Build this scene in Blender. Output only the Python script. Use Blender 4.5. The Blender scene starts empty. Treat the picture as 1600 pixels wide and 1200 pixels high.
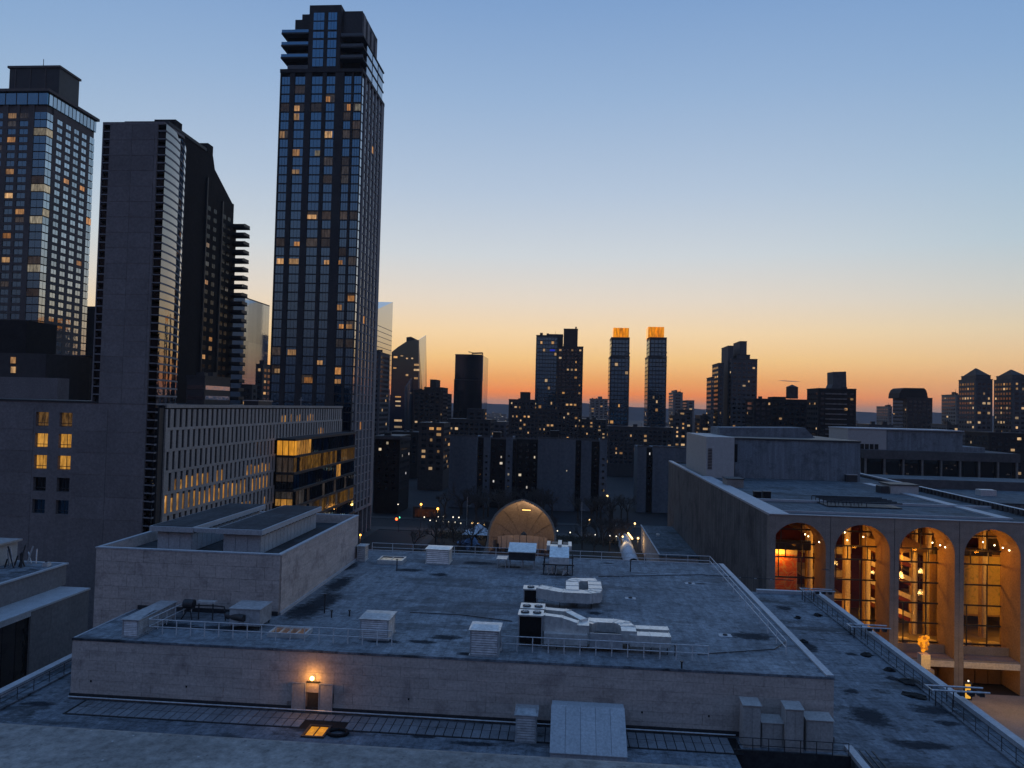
import bpy, math, random
from mathutils import Vector, Matrix
R = math.radians
sc = bpy.context.scene
# ------------------------------------------------------------------ camera
FPX, YAW, PIT, ROL, EYE = 1155.0, R(4.45), R(1.76), R(1.44), 46.4
fw = Vector((-math.sin(YAW)*math.cos(PIT), math.cos(YAW)*math.cos(PIT), math.sin(PIT)))
rt0 = Vector((math.cos(YAW), math.sin(YAW), 0)); up0 = rt0.cross(fw)
rt = math.cos(ROL)*rt0 + math.sin(ROL)*up0; up = -math.sin(ROL)*rt0 + math.cos(ROL)*up0
cam = bpy.data.cameras.new('camera'); camo = bpy.data.objects.new('camera', cam)
sc.collection.objects.link(camo); sc.camera = camo
cam.sensor_width = 36.0; cam.lens = FPX/1600*36; cam.clip_start = 0.1; cam.clip_end = 20000
m = Matrix((rt, up, -fw)).transposed().to_4x4(); m.translation = (0, 0, EYE); camo.matrix_world = m
# ------------------------------------------------------------------ dusk sky
def lin(c):
    return tuple(((x/255)/12.92 if x/255 <= .04045 else ((x/255+.055)/1.055)**2.4) for x in c)
wd = bpy.data.worlds.new('World'); sc.world = wd; wd.use_nodes = True
nt = wd.node_tree; N = nt.nodes; L = nt.links; bg = N['Background']
def nd(t, **k):
    n = N.new(t)
    for a, b in k.items(): setattr(n, a, b)
    return n
def mth(op, a, b=None, c=None, clamp=False):
    n = nd('ShaderNodeMath', operation=op, use_clamp=clamp)
    for i, v in enumerate((a, b, c)):
        if v is None: continue
        if isinstance(v, (int, float)): n.inputs[i].default_value = v
        else: L.new(v, n.inputs[i])
    return n.outputs[0]
SUN_AZ = R(-7)
tc = nd('ShaderNodeTexCoord'); sp = nd('ShaderNodeSeparateXYZ'); L.new(tc.outputs['Generated'], sp.inputs[0])
zz = mth('MAXIMUM', sp.outputs[2], 0.0); el = mth('SQRT', zz)
hx = mth('MULTIPLY', sp.outputs[0], math.sin(SUN_AZ)); hy = mth('MULTIPLY', sp.outputs[1], math.cos(SUN_AZ))
hr = mth('SQRT', mth('ADD', mth('MULTIPLY', sp.outputs[0], sp.outputs[0]), mth('MULTIPLY', sp.outputs[1], sp.outputs[1])))
az = mth('DIVIDE', mth('ADD', hx, hy), mth('MAXIMUM', hr, 1e-4))
def ramp(stops):
    n = nd('ShaderNodeValToRGB'); e = n.color_ramp.elements
    while len(e) > 1: e.remove(e[0])
    for i, (d, c) in enumerate(stops):
        p = math.sqrt(math.sin(R(d))); q = e[0] if i == 0 else e.new(p)
        q.position = p; q.color = lin(c) + (1,)
    L.new(el, n.inputs[0]); return n.outputs[0]
sunward = ramp([(0, (172, 126, 114)), (.45, (182, 134, 114)), (.75, (222, 136, 90)), (1.2, (252, 143, 70)), (2.3, (255, 176, 94)), (3.8, (255, 206, 134)), (5.8, (253, 220, 172)),
                (8.2, (236, 221, 202)), (11.6, (211, 217, 221)), (16.3, (184, 201, 221)), (23, (153, 181, 215)), (29, (129, 163, 207)), (45, (104, 148, 206)), (90, (104, 147, 205))])
aside = ramp([(0, (134, 128, 128)), (.6, (140, 130, 126)), (.9, (190, 147, 122)), (1.4, (222, 162, 118)), (2.5, (236, 180, 128)), (4, (238, 200, 152)), (6, (226, 210, 180)),
              (8.2, (206, 208, 202)), (11.6, (180, 201, 213)), (16.3, (160, 189, 214)), (23, (133, 168, 209)), (29, (114, 154, 204)), (45, (98, 144, 204)), (90, (104, 147, 205))])
east = ramp([(0, (62, 56, 70)), (3, (94, 80, 90)), (7, (132, 110, 114)), (12, (138, 124, 136)), (20, (112, 126, 162)), (30, (100, 130, 180)), (45, (99, 139, 195)), (90, (104, 147, 205))])
def smooth(x, a, b):
    n = nd('ShaderNodeMapRange', interpolation_type='SMOOTHSTEP'); L.new(x, n.inputs[0]); n.inputs[1].default_value = a; n.inputs[2].default_value = b
    return n.outputs[0]
def mixc(f, a, b):
    n = nd('ShaderNodeMix', data_type='RGBA')
    if isinstance(f, float): n.inputs[0].default_value = f
    else: L.new(f, n.inputs[0])
    L.new(a, n.inputs[6]); L.new(b, n.inputs[7]); return n.outputs[2]
skyc = mixc(smooth(az, .70, 1.0), mixc(smooth(az, -.55, .6), east, aside), sunward)
nish = nd('ShaderNodeTexSky', sky_type='NISHITA', sun_disc=False); nish.sun_elevation = R(-1.5); nish.sun_rotation = SUN_AZ; nish.ozone_density = 2.0
nsc = nd('ShaderNodeVectorMath', operation='SCALE'); L.new(nish.outputs[0], nsc.inputs[0]); nsc.inputs[3].default_value = 1.4
skyc = mixc(.04, skyc, nsc.outputs[0])
below = nd('ShaderNodeRGB'); below.outputs[0].default_value = (.012, .013, .02, 1)
hz = mth('GREATER_THAN', sp.outputs[2], -0.002)
skyc = mixc(hz, below.outputs[0], skyc)
L.new(skyc, bg.inputs[0]); bg.inputs[1].default_value = 1.0
# ------------------------------------------------------------------ colour management and sampling
vs = sc.view_settings; vs.view_transform = 'Standard'; vs.look = 'None'; vs.exposure = 0.0; vs.gamma = 1.0; vs.use_curve_mapping = False
sc.display_settings.display_device = 'sRGB'
cy = sc.cycles; cy.use_denoising = True; cy.denoiser = 'OPENIMAGEDENOISE'
cy.max_bounces = 6; cy.diffuse_bounces = 3; cy.glossy_bounces = 3; cy.transparent_max_bounces = 12; cy.sample_clamp_indirect = .7
cy.caustics_reflective = False; cy.caustics_refractive = False

# ------------------------------------------------------------------ helpers
COL = sc.collection
def ray(px, py): return fw*FPX + rt*(px-800) - up*(py-600)
def aY(px, py, Y):
    v = ray(px, py); return Vector((0, 0, EYE)) + v*(Y/v.y)
def aZ(px, py, Z):
    v = ray(px, py); return Vector((0, 0, EYE)) + v*((Z-EYE)/v.z)
def aX(px, py, X):
    v = ray(px, py); return Vector((0, 0, EYE)) + v*(X/v.x)
OFF = {}
def off(p):
    o = Vector((0, 0, 0))
    while p is not None: o += p.location; p = p.parent
    return o
def thing(name, label, cat, loc=(0, 0, 0), group=None):
    o = bpy.data.objects.new(name, None); COL.objects.link(o); o.location = loc; o.empty_display_size = .3
    o['label'] = label; o['category'] = cat
    if group: o['group'] = group
    return o
def tag(o, label=None, cat=None, group=None, kind=None):
    if label: o['label'] = label
    if cat: o['category'] = cat
    if group: o['group'] = group
    if kind: o['kind'] = kind
    return o
def put(mesh, name, parent=None, loc=(0, 0, 0)):
    o = bpy.data.objects.new(name, mesh); COL.objects.link(o); o.location = loc
    if parent is not None: o.parent = parent
    return o
def wput(mesh, name, parent, loc):            # loc in world coordinates
    return put(mesh, name, parent, Vector(loc) - (off(parent) if parent is not None else Vector((0, 0, 0))))
class MB:
    def __init__(s): s.v = []; s.f = []; s.m = []; s.mi = 0; s.sm = []
    def add(s, vs_, fs, smooth=False):
        b = len(s.v); s.v += [tuple(p) for p in vs_]
        for f in fs: s.f.append(tuple(i+b for i in f)); s.m.append(s.mi); s.sm.append(smooth)
        return s
    def quad(s, a, b, c, d): return s.add((a, b, c, d), ((0, 1, 2, 3),))
    def box(s, x0, x1, y0, y1, z0, z1):
        return s.add([(x, y, z) for z in (z0, z1) for y in (y0, y1) for x in (x0, x1)],
                     ((0, 2, 3, 1), (4, 5, 7, 6), (0, 1, 5, 4), (2, 6, 7, 3), (0, 4, 6, 2), (1, 3, 7, 5)))
    def prism(s, pts, d, ax='y'):             # polygon of 3-D points, extruded by vector d
        n = len(pts); P = [Vector(p) for p in pts]; d = Vector(d); nv = Vector((0, 0, 0))
        for i in range(n): nv += P[i].cross(P[(i+1) % n])
        if nv.dot(d) > 0: P.reverse()
        return s.add(P + [p+d for p in P], [tuple(range(n)), tuple(range(2*n-1, n-1, -1))] + [(i, i+n, (i+1) % n+n, (i+1) % n) for i in range(n)])
    def tube(s, a, b, r, n=6, r2=None, smooth=True):
        a = Vector(a); b = Vector(b); d = (b-a)
        if d.length < 1e-6: return s
        d.normalize(); u = d.orthogonal().normalized(); w = d.cross(u); r2 = r if r2 is None else r2
        vs_ = [a+(u*math.cos(t)+w*math.sin(t))*r for t in [2*math.pi*i/n for i in range(n)]] + [b+(u*math.cos(t)+w*math.sin(t))*r2 for t in [2*math.pi*i/n for i in range(n)]]
        s.add(vs_, [(i, (i+1) % n, n+(i+1) % n, n+i) for i in range(n)], smooth)
        return s.add(vs_, [tuple(range(n-1, -1, -1)), tuple(range(n, 2*n))])
    def lathe(s, prof, c, n=16, smooth=True):   # prof: (radius, z)
        c = Vector(c); vs_ = [c+Vector((r*math.cos(2*math.pi*i/n), r*math.sin(2*math.pi*i/n), z)) for r, z in prof for i in range(n)]
        return s.add(vs_, [(j*n+i, j*n+(i+1) % n, (j+1)*n+(i+1) % n, (j+1)*n+i) for j in range(len(prof)-1) for i in range(n)], smooth)
    def sphere(s, c, r, n=8, k=6, sz=1.0):
        return s.lathe([(max(1e-3, r*math.sin(math.pi*j/k)), -r*sz*math.cos(math.pi*j/k)) for j in range(k+1)], c, n)
    def mesh(s, name, mats, o=(0, 0, 0)):
        me = bpy.data.meshes.new(name); me.from_pydata([(x-o[0], y-o[1], z-o[2]) for x, y, z in s.v], [], s.f)
        for mt in (mats if isinstance(mats, (list, tuple)) else [mats]): me.materials.append(mt)
        me.polygons.foreach_set('material_index', s.m); me.polygons.foreach_set('use_smooth', s.sm); me.update(); return me
    def build(s, name, mats, parent=None, kind=None, at=None):
        o = off(parent) if parent is not None else Vector((0, 0, 0))
        if at is not None: o = Vector(at)
        ob = put(s.mesh(name, mats, o), name, parent, (o - off(parent)) if (at is not None and parent is not None) else (o if at is not None else (0, 0, 0)))
        if kind: ob['kind'] = kind
        return ob
def boxo(name, mat, parent, x0, x1, y0, y1, z0, z1, kind=None):
    return MB().box(x0, x1, y0, y1, z0, z1).build(name, mat, parent, kind)
def struct(name, mb, mat): o = mb.build(name, mat); o['kind'] = 'structure'; return o

# ------------------------------------------------------------------ materials
class NT:
    def __init__(s, name):
        s.mat = bpy.data.materials.new(name); s.mat.use_nodes = True; s.t = s.mat.node_tree; s.n = s.t.nodes; s.l = s.t.links
        s.b = s.n['Principled BSDF']; s.out = s.n['Material Output']
    def node(s, t, **k):
        n = s.n.new(t)
        for a, b in k.items(): setattr(n, a, b)
        return n
    def lk(s, a, b): s.l.new(a, b)
    def val(s, op, a, b=None, clamp=False):
        n = s.node('ShaderNodeMath', operation=op, use_clamp=clamp)
        for i, v in enumerate((a, b)):
            if v is None: continue
            if isinstance(v, (int, float)): n.inputs[i].default_value = v
            else: s.lk(v, n.inputs[i])
        return n.outputs[0]
    def coord(s, scale=(1, 1, 1), kind='world'):
        if kind == 'world': o = s.node('ShaderNodeNewGeometry').outputs['Position']
        else: o = s.node('ShaderNodeTexCoord').outputs[kind]
        mp = s.node('ShaderNodeMapping'); mp.inputs['Scale'].default_value = scale; s.lk(o, mp.inputs[0]); return mp.outputs[0]
    def noise(s, vec, scale, detail=4, rough=.6):
        n = s.node('ShaderNodeTexNoise'); s.lk(vec, n.inputs['Vector']); n.inputs['Scale'].default_value = scale
        n.inputs['Detail'].default_value = detail; n.inputs['Roughness'].default_value = rough; return n.outputs[0]
    def rmp(s, f, stops):
        n = s.node('ShaderNodeValToRGB'); e = n.color_ramp.elements
        while len(e) > 1: e.remove(e[0])
        for i, (p, c) in enumerate(stops):
            q = e[0] if i == 0 else e.new(p); q.position = p; q.color = (tuple(c) if hasattr(c, '__len__') else (c, c, c)) + (1,)
        s.lk(f, n.inputs[0]); return n.outputs[0]
    def mix(s, f, a, b, bt='MIX'):
        n = s.node('ShaderNodeMix', data_type='RGBA', blend_type=bt)
        for i, v in ((0, f), (6, a), (7, b)):
            if isinstance(v, (int, float)): n.inputs[i].default_value = v
            elif isinstance(v, tuple): n.inputs[i].default_value = v + (1,)
            else: s.lk(v, n.inputs[i])
        return n.outputs[2]
    def rnd(s):
        a = s.node('ShaderNodeObjectInfo').outputs['Random']; b = s.node('ShaderNodeNewGeometry').outputs['Random Per Island']
        return s.val('FRACT', s.val('ADD', a, b))
    def bump(s, h, strength=.3, dist=.02):
        n = s.node('ShaderNodeBump'); n.inputs['Strength'].default_value = strength; n.inputs['Distance'].default_value = dist
        s.lk(h, n.inputs['Height']); s.lk(n.outputs[0], s.b.inputs['Normal'])
def surf(name, c1, c2, scale=.5, rough=.85, stretch=(1, 1, 1), fine=6.0, vary=.12, bump=.25, metallic=0.0, spec=.3, stain=None, stain_scale=.25, stain_at=(.58, .7)):
    q = NT(name); v = q.coord(stretch)
    a = q.noise(v, scale, 6, .65); b = q.noise(q.coord(), fine, 3, .6)
    c = q.mix(q.rmp(a, [(.32, 0.0), (.68, 1.0)]), tuple(c1), tuple(c2))
    c = q.mix(.6, c, q.rmp(b, [(.3, .5), (.7, 1.05)]), 'MULTIPLY')
    if stain:
        sN = q.noise(q.coord((1, 1, 1)), stain_scale, 8, .7); c = q.mix(q.rmp(sN, [(stain_at[0], 0.0), (stain_at[1], 1.0)]), c, tuple(stain))
    if vary:
        mr = q.node('ShaderNodeMapRange'); q.lk(q.rnd(), mr.inputs[0]); mr.inputs[3].default_value = 1-vary; mr.inputs[4].default_value = 1+vary
        hs = q.node('ShaderNodeHueSaturation'); q.lk(mr.outputs[0], hs.inputs['Value']); q.lk(c, hs.inputs['Color']); c = hs.outputs[0]
    q.lk(c, q.b.inputs['Base Color']); q.b.inputs['Roughness'].default_value = rough; q.b.inputs['Metallic'].default_value = metallic
    q.b.inputs['Specular IOR Level'].default_value = spec
    if bump: q.bump(b, bump, .01)
    return q.mat
def glass(name, tint, ior=1.9, rough=.03, wave=.35, vary=.5, stint=None, metal=0.0):
    q = NT(name); r = q.rnd()
    c = q.mix(r, tuple(x*(1-vary) for x in tint), tuple(x*(1+vary) for x in tint)); q.lk(c, q.b.inputs['Base Color'])
    q.b.inputs['Roughness'].default_value = rough; q.b.inputs['IOR'].default_value = ior
    q.b.inputs['Metallic'].default_value = metal
    if stint: q.b.inputs['Specular Tint'].default_value = stint + (1,)
    if wave: q.bump(q.noise(q.coord((1, 1, 1)), .8, 2, .5), wave, .06)
    return q.mat
def lit(name, c1, c2, lo, hi, scale=1.2, pat=.7):
    q = NT(name); r = q.rnd()
    add = q.node('ShaderNodeVectorMath', operation='ADD'); q.lk(q.coord((1, 1, 1)), add.inputs[0])
    cmb = q.node('ShaderNodeCombineXYZ'); q.lk(q.val('MULTIPLY', r, 37.0), cmb.inputs[0]); q.lk(q.val('MULTIPLY', r, 91.0), cmb.inputs[2]); q.lk(cmb.outputs[0], add.inputs[1])
    mpv = q.node('ShaderNodeMapping'); mpv.inputs['Scale'].default_value = (1.7, 1.7, .4); q.lk(add.outputs[0], mpv.inputs[0]); n1 = q.noise(mpv.outputs[0], scale, 4, .65)
    pt = q.rmp(n1, [(.34, 1-pat), (.5, .62), (.66, 1.0)])
    c = q.mix(r, tuple(c1), tuple(c2)); c = q.mix(1.0, c, pt, 'MULTIPLY')
    mr = q.node('ShaderNodeMapRange'); q.lk(q.val('FRACT', q.val('MULTIPLY', r, 7.31)), mr.inputs[0]); mr.inputs[3].default_value = lo; mr.inputs[4].default_value = hi
    q.lk(c, q.b.inputs['Emission Color']); q.lk(mr.outputs[0], q.b.inputs['Emission Strength'])
    q.b.inputs['Base Color'].default_value = (.02, .02, .02, 1); q.b.inputs['Roughness'].default_value = .08; q.b.inputs['IOR'].default_value = 1.5
    q.mat.cycles.emission_sampling = 'NONE'; return q.mat
def glow(name, c, s, sampled=False):
    q = NT(name); q.b.inputs['Base Color'].default_value = (.02, .02, .02, 1)
    q.b.inputs['Emission Color'].default_value = tuple(c) + (1,); q.b.inputs['Emission Strength'].default_value = s
    if not sampled: q.mat.cycles.emission_sampling = 'NONE'
    return q.mat
M = {}
M['travertine'] = surf('travertine', (.47, .40, .36), (.62, .535, .485), .6, stretch=(.6, .6, 4), fine=5, vary=.06, stain=(.24, .2, .19), stain_scale=.45, stain_at=(.52, .72))
M['joint'] = surf('joint', (.26, .22, .2), (.32, .28, .26), 1, vary=0)
M['coping'] = surf('coping', (.38, .39, .41), (.5, .51, .53), .8, rough=.55, vary=0, spec=.5)
def roofmat(name, c1, c2, dark, amt=1.0):
    q = NT(name); v = q.coord((1, 1, 1))
    a = q.noise(v, .09, 8, .72); fi = q.noise(v, 2.6, 7, .8)
    ro = q.node('ShaderNodeMapping'); ro.inputs['Rotation'].default_value = (0, 0, .35); ro.inputs['Scale'].default_value = (1.3, .28, 1); q.lk(q.node('ShaderNodeNewGeometry').outputs['Position'], ro.inputs[0])
    st = q.noise(ro.outputs[0], .9, 6, .7); cr = q.noise(q.coord((.22, 1.5, 1)), .8, 7, .7)
    c = q.mix(q.rmp(a, [(.36, 0.0), (.64, 1.0)]), c1, c2)
    c = q.mix(q.rmp(st, [(.40, .5), (.54, 0.0)]), c, tuple(x*.62 for x in c1))
    c = q.mix(q.rmp(st, [(.56, 0.0), (.72, .4)]), c, tuple(min(1, x*1.35) for x in c2))
    c = q.mix(q.rmp(cr, [(.50, 0.0), (.66, .6*amt)]), c, tuple(x*.5 for x in c1))
    c = q.mix(1.0, c, q.rmp(fi, [(.34, .45), (.5, .85), (.66, 1.15)]), 'MULTIPLY')
    sN = q.noise(q.coord((.6, 1.5, 1)), .13, 10, .74); c = q.mix(q.rmp(sN, [(.535, 0.0), (.555, .5*amt), (.63, .85*amt)]), c, dark)
    s2 = q.noise(q.coord((.9, 1.6, 1)), .5, 8, .7); c = q.mix(q.rmp(s2, [(.56, 0.0), (.64, .8*amt)]), c, dark)
    w = q.node('ShaderNodeTexBrick'); w.offset = 0; q.lk(q.coord((1, 1, 1)), w.inputs['Vector']); w.inputs['Scale'].default_value = 1
    w.inputs['Brick Width'].default_value = 1.05; w.inputs['Row Height'].default_value = 9.0; w.inputs['Mortar Size'].default_value = .03; w.inputs['Mortar Smooth'].default_value = .6
    w.inputs['Color1'].default_value = (1, 1, 1, 1); w.inputs['Color2'].default_value = (.88, .88, .88, 1); w.inputs['Mortar'].default_value = (.66, .66, .66, 1)
    c = q.mix(.75, c, w.outputs[0], 'MULTIPLY')
    q.lk(c, q.b.inputs['Base Color']); q.lk(q.rmp(sN, [(.5, .85), (.66, .7)]), q.b.inputs['Roughness']); q.b.inputs['Specular IOR Level'].default_value = .15
    q.bump(fi, .5, .03); return q.mat
M['membrane'] = roofmat('roof_membrane', (.205, .222, .245), (.32, .34, .365), (.05, .055, .062), .75)
M['membrane2'] = roofmat('lower_membrane', (.15, .168, .195), (.27, .295, .325), (.025, .028, .032), 1.0)
M['metroof'] = roofmat('opera_roof', (.10, .125, .145), (.19, .22, .245), (.03, .035, .04))
M['darkroof'] = roofmat('dark_gravel_roof', (.05, .055, .062), (.085, .09, .1), (.025, .025, .03))
M['paver'] = surf('paver', (.17, .18, .195), (.24, .25, .27), .8, fine=7, vary=.14, stain=(.05, .05, .05), stain_scale=.6, stain_at=(.58, .72))
q = NT('concrete'); v = q.coord(); n1 = q.noise(v, 2.5, 8, .7); n2 = q.noise(v, 28, 5, .75); vo = q.node('ShaderNodeTexVoronoi'); q.lk(v, vo.inputs['Vector']); vo.inputs['Scale'].default_value = 26
c = q.mix(q.rmp(n1, [(.36, 0.0), (.64, 1.0)]), (.19, .183, .175), (.31, .30, .285)); c = q.mix(1.0, c, q.rmp(n2, [(.34, .55), (.5, .9), (.68, 1.25)]), 'MULTIPLY')
c = q.mix(q.rmp(vo.outputs['Distance'], [(.07, .8), (.13, 0.0)]), c, (.09, .09, .09)); vo2 = q.node('ShaderNodeTexVoronoi'); q.lk(v, vo2.inputs['Vector']); vo2.inputs['Scale'].default_value = 17; c = q.mix(q.rmp(vo2.outputs['Distance'], [(.035, .7), (.07, 0.0)]), c, (.5, .49, .48))
q.lk(c, q.b.inputs['Base Color']); q.b.inputs['Roughness'].default_value = .9; q.bump(n2, .8, .01); M['concrete'] = q.mat
M['white_metal'] = surf('white_metal', (.74, .73, .70), (.84, .83, .80), 1.2, rough=.34, fine=3, vary=.06, bump=.08, spec=.5, metallic=.55)
M['galv'] = surf('galvanised', (.5, .51, .52), (.62, .63, .64), 1.5, rough=.38, fine=3, vary=.1, bump=.1, spec=.5, metallic=.5)
M['shed_metal'] = surf('shed_metal', (.40, .42, .44), (.47, .49, .51), .6, rough=.5, vary=.05, bump=.05)
M['dark_metal'] = surf('dark_metal', (.03, .03, .033), (.055, .055, .06), 2, rough=.5, vary=.1)
M['rail'] = surf('rail_metal', (.6, .61, .62), (.7, .71, .72), 3, rough=.5, vary=.05, bump=0)
M['black'] = surf('black_void', (.008, .008, .009), (.014, .014, .015), 2, vary=0, bump=0)
M['beige_metal'] = surf('beige_metal', (.40, .38, .36), (.48, .46, .44), 1, rough=.6, vary=.08)
M['dorm'] = surf('dorm_concrete', (.18, .165, .165), (.24, .22, .22), .12, stretch=(1, 1, .6), fine=2.5, vary=.07)
M['dorm_slab'] = surf('dorm_slab', (.20, .20, .21), (.26, .26, .27), .4, vary=.06)
M['law'] = surf('law_panel', (.33, .30, .27), (.42, .38, .345), .4, stretch=(1, 1, .4), fine=2.5, vary=.07)
M['dark_frame'] = surf('dark_frame', (.03, .032, .036), (.05, .052, .056), .6, rough=.5, vary=.1)
M['tower_pier'] = surf('tower_pier', (.042, .041, .044), (.062, .06, .063), .2, fine=1.5, vary=.05, bump=0)
M['tower_frame'] = surf('tower_frame', (.20, .19, .195), (.26, .25, .255), .2, fine=1.5, vary=.05, bump=0)
M['hotel_stone'] = surf('hotel_stone', (.115, .10, .095), (.15, .13, .122), .25, fine=1.2, vary=.05, bump=0)
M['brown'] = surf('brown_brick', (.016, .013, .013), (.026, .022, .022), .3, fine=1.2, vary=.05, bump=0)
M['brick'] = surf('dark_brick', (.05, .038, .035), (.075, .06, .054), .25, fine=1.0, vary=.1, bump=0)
M['grey_far'] = surf('grey_masonry', (.075, .072, .075), (.11, .105, .108), .15, fine=.8, vary=.1, bump=0)
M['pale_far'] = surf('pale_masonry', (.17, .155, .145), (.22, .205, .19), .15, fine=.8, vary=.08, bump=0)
M['blank'] = surf('blank_wall', (.10, .115, .135), (.15, .168, .19), .12, stretch=(1, 1, .15), fine=.8, vary=.05, bump=0)
M['glass_blue'] = glass('glass_blue', (.003, .010, .026), 3.7, .03, .2, stint=(.34, .7, 1.0))
M['glass_dark'] = glass('glass_dark', (.006, .008, .012), 1.7, .04, .3)
M['glass_slant'] = glass('glass_slant', (.003, .008, .02), 1.9, .05, .15, stint=(.45, .62, 1.0))
M['glass_far'] = glass('glass_far', (.008, .011, .016), 1.8, .06, .15)
M['glass_bright'] = glass('glass_bright', (.45, .5, .55), 2.0, .05, .2, .25, metal=.75)
M['win_white'] = lit('window_white', (.85, .75, .55), (.9, .72, .45), .2, .55)
M['win_warm'] = lit('window_warm', (1, .40, .10), (1, .58, .26), .3, .8, .7, .75)
M['win_dim'] = lit('window_dim', (.6, .42, .32), (.45, .42, .42), .03, .11, .8, .8)
M['win_amber'] = lit('window_amber', (1, .36, .02), (1, .42, .04), .75, 1.0, .6, .5)
M['win_gold'] = lit('window_gold', (1, .42, .06), (1, .5, .11), .3, .75, .8, .9)
M['win_far'] = lit('window_far', (1, .48, .14), (1, .7, .4), .25, .95, .3, .3)
M['win_spark'] = lit('window_spark', (1, .78, .45), (.95, .95, 1), .35, 1.0, .3, .2)
M['crown'] = lit('crown_glow', (1, .27, .002), (1, .33, .004), 1.0, 1.3, .35, .7)
# ================================================================== setting
rng = random.Random(7)
g = MB(); g.quad((-6000, -900, -.3), (6000, -900, -.3), (6000, 9000, -.3), (-6000, 9000, -.3))
M['ground'] = surf('ground_dark', (.018, .019, .022), (.03, .03, .034), .02, fine=.3, vary=0, bump=0)
M['asphalt'] = surf('asphalt', (.022, .022, .024), (.032, .032, .034), .3, fine=3, vary=0)
M['pave'] = surf('plaza_paving', (.22, .20, .18), (.29, .265, .24), .4, fine=4, vary=0)
M['lawn'] = surf('park_soil', (.014, .015, .012), (.026, .025, .02), .15, fine=2, vary=0)
M['walk'] = surf('dark_pavement', (.05, .05, .05), (.075, .073, .07), .4, fine=4, vary=0)
struct('ground', g, M['ground'])
struct('road', MB().box(-400, 400, 276, 296, -.3, -.15).box(-69, -49, -40, 276, -.3, -.15), M['asphalt'])
struct('pavement', MB().box(-400, 400, 270, 276, -.3, 0).box(-400, 400, 296, 301, -.3, 0).box(-72, -69, -40, 270, -.3, 0).box(-49, -46, -40, 270, -.3, 0), M['walk'])
struct('park_ground', MB().box(-45.9, 24, 104.1, 269.9, -.3, .02), M['lawn'])
struct('plaza', MB().box(34.6, 140, 20, 131.9, -.3, .02).box(24.1, 34.5, 104.2, 199, -.3, .01), M['pave'])
hb = MB(); pr_ = []
for i in range(140):
    x = -3300 + i*50; h = 58 + 7*math.sin(i*.21) + 5*math.sin(i*.57+1) + rng.uniform(-2, 3); pr_.append((x, h))
for (xa, ha), (xb, hb_) in zip(pr_, pr_[1:]):
    hb.quad((xa, 3300, -.3), (xb, 3300, -.3), (xb, 3420, hb_), (xa, 3420, ha)); hb.quad((xa, 3420, ha), (xb, 3420, hb_), (xb, 4200, hb_-30), (xa, 4200, ha-30))
M['hill'] = surf('far_ridge', (.05, .05, .06), (.075, .075, .09), .01, fine=.1, vary=0, bump=0)
struct('hills', hb, M['hill'])

# shared pieces -----------------------------------------------------
PC = {}
def cbox(sx, sy, sz, mat, key):                      # shared centred box mesh
    k = (round(sx, 3), round(sy, 3), round(sz, 3), key)
    if k not in PC: PC[k] = MB().box(-sx/2, sx/2, -sy/2, sy/2, -sz/2, sz/2).mesh(key, mat)
    return PC[k]
def panel_wall(parent, name, axis, plane, u0, u1, z0, z1, rows, width, mat, stagger=.5, gap=.02, proud=.05, holes=(), core=.3):
    """wall core (part) carrying one stone panel object per slab (sub-parts); axis 'y' faces -Y, 'x' faces +X"""
    cz = MB()
    if axis == 'y': cz.box(u0, u1, plane, plane+core, z0, z1)
    else: cz.box(plane-core, plane, u0, u1, z0, z1)
    w = cz.build(name, M['joint'], parent); o = off(parent); rh = (z1-z0)/rows
    for r in range(rows):
        u = u0 - (width*stagger if r % 2 else 0)
        while u < u1-.01:
            a, b = max(u, u0), min(u+width, u1); u += width
            if b-a < .12: continue
            zc = z0+rh*(r+.5)
            if any(h[0] < (a+b)/2 < h[1] and h[2] < zc < h[3] for h in holes): continue
            t = proud*(.85+.3*rng.random())
            t = round(t/.01)*.01
            if axis == 'y': wput(cbox(b-a-gap, t, rh-gap, mat, 'stone_panel'), 'stone_panel', w, ((a+b)/2, plane-t/2, zc))
            else: wput(cbox(t, b-a-gap, rh-gap, mat, 'stone_panel'), 'stone_panel', w, (plane+t/2, (a+b)/2, zc))
    return w
def railing(label, pts, h=1.15, step=1.2, rails=(1.0, .5), mat=None, r=.04, group='metal railings on the theatre roof', thin=False):
    mat = mat or M['rail']; a0 = Vector(pts[0]); t = thing('railing', label, 'railing', a0, group); nn = 5 if not thin else 4
    for a, b in zip(pts, pts[1:]):
        a = Vector(a); b = Vector(b); n = max(1, round((b-a).length/step))
        for f in rails: MB().tube(a+Vector((0, 0, h*f)), b+Vector((0, 0, h*f)), r, nn).build('rail', mat, t)
        key = ('post', r, h, mat.name)
        if key not in PC: PC[key] = MB().tube((0, 0, 0), (0, 0, h), r*1.1, nn).mesh('post', mat)
        for i in range(n+1): wput(PC[key], 'post', t, a+(b-a)*(i/n))
    return t
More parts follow.
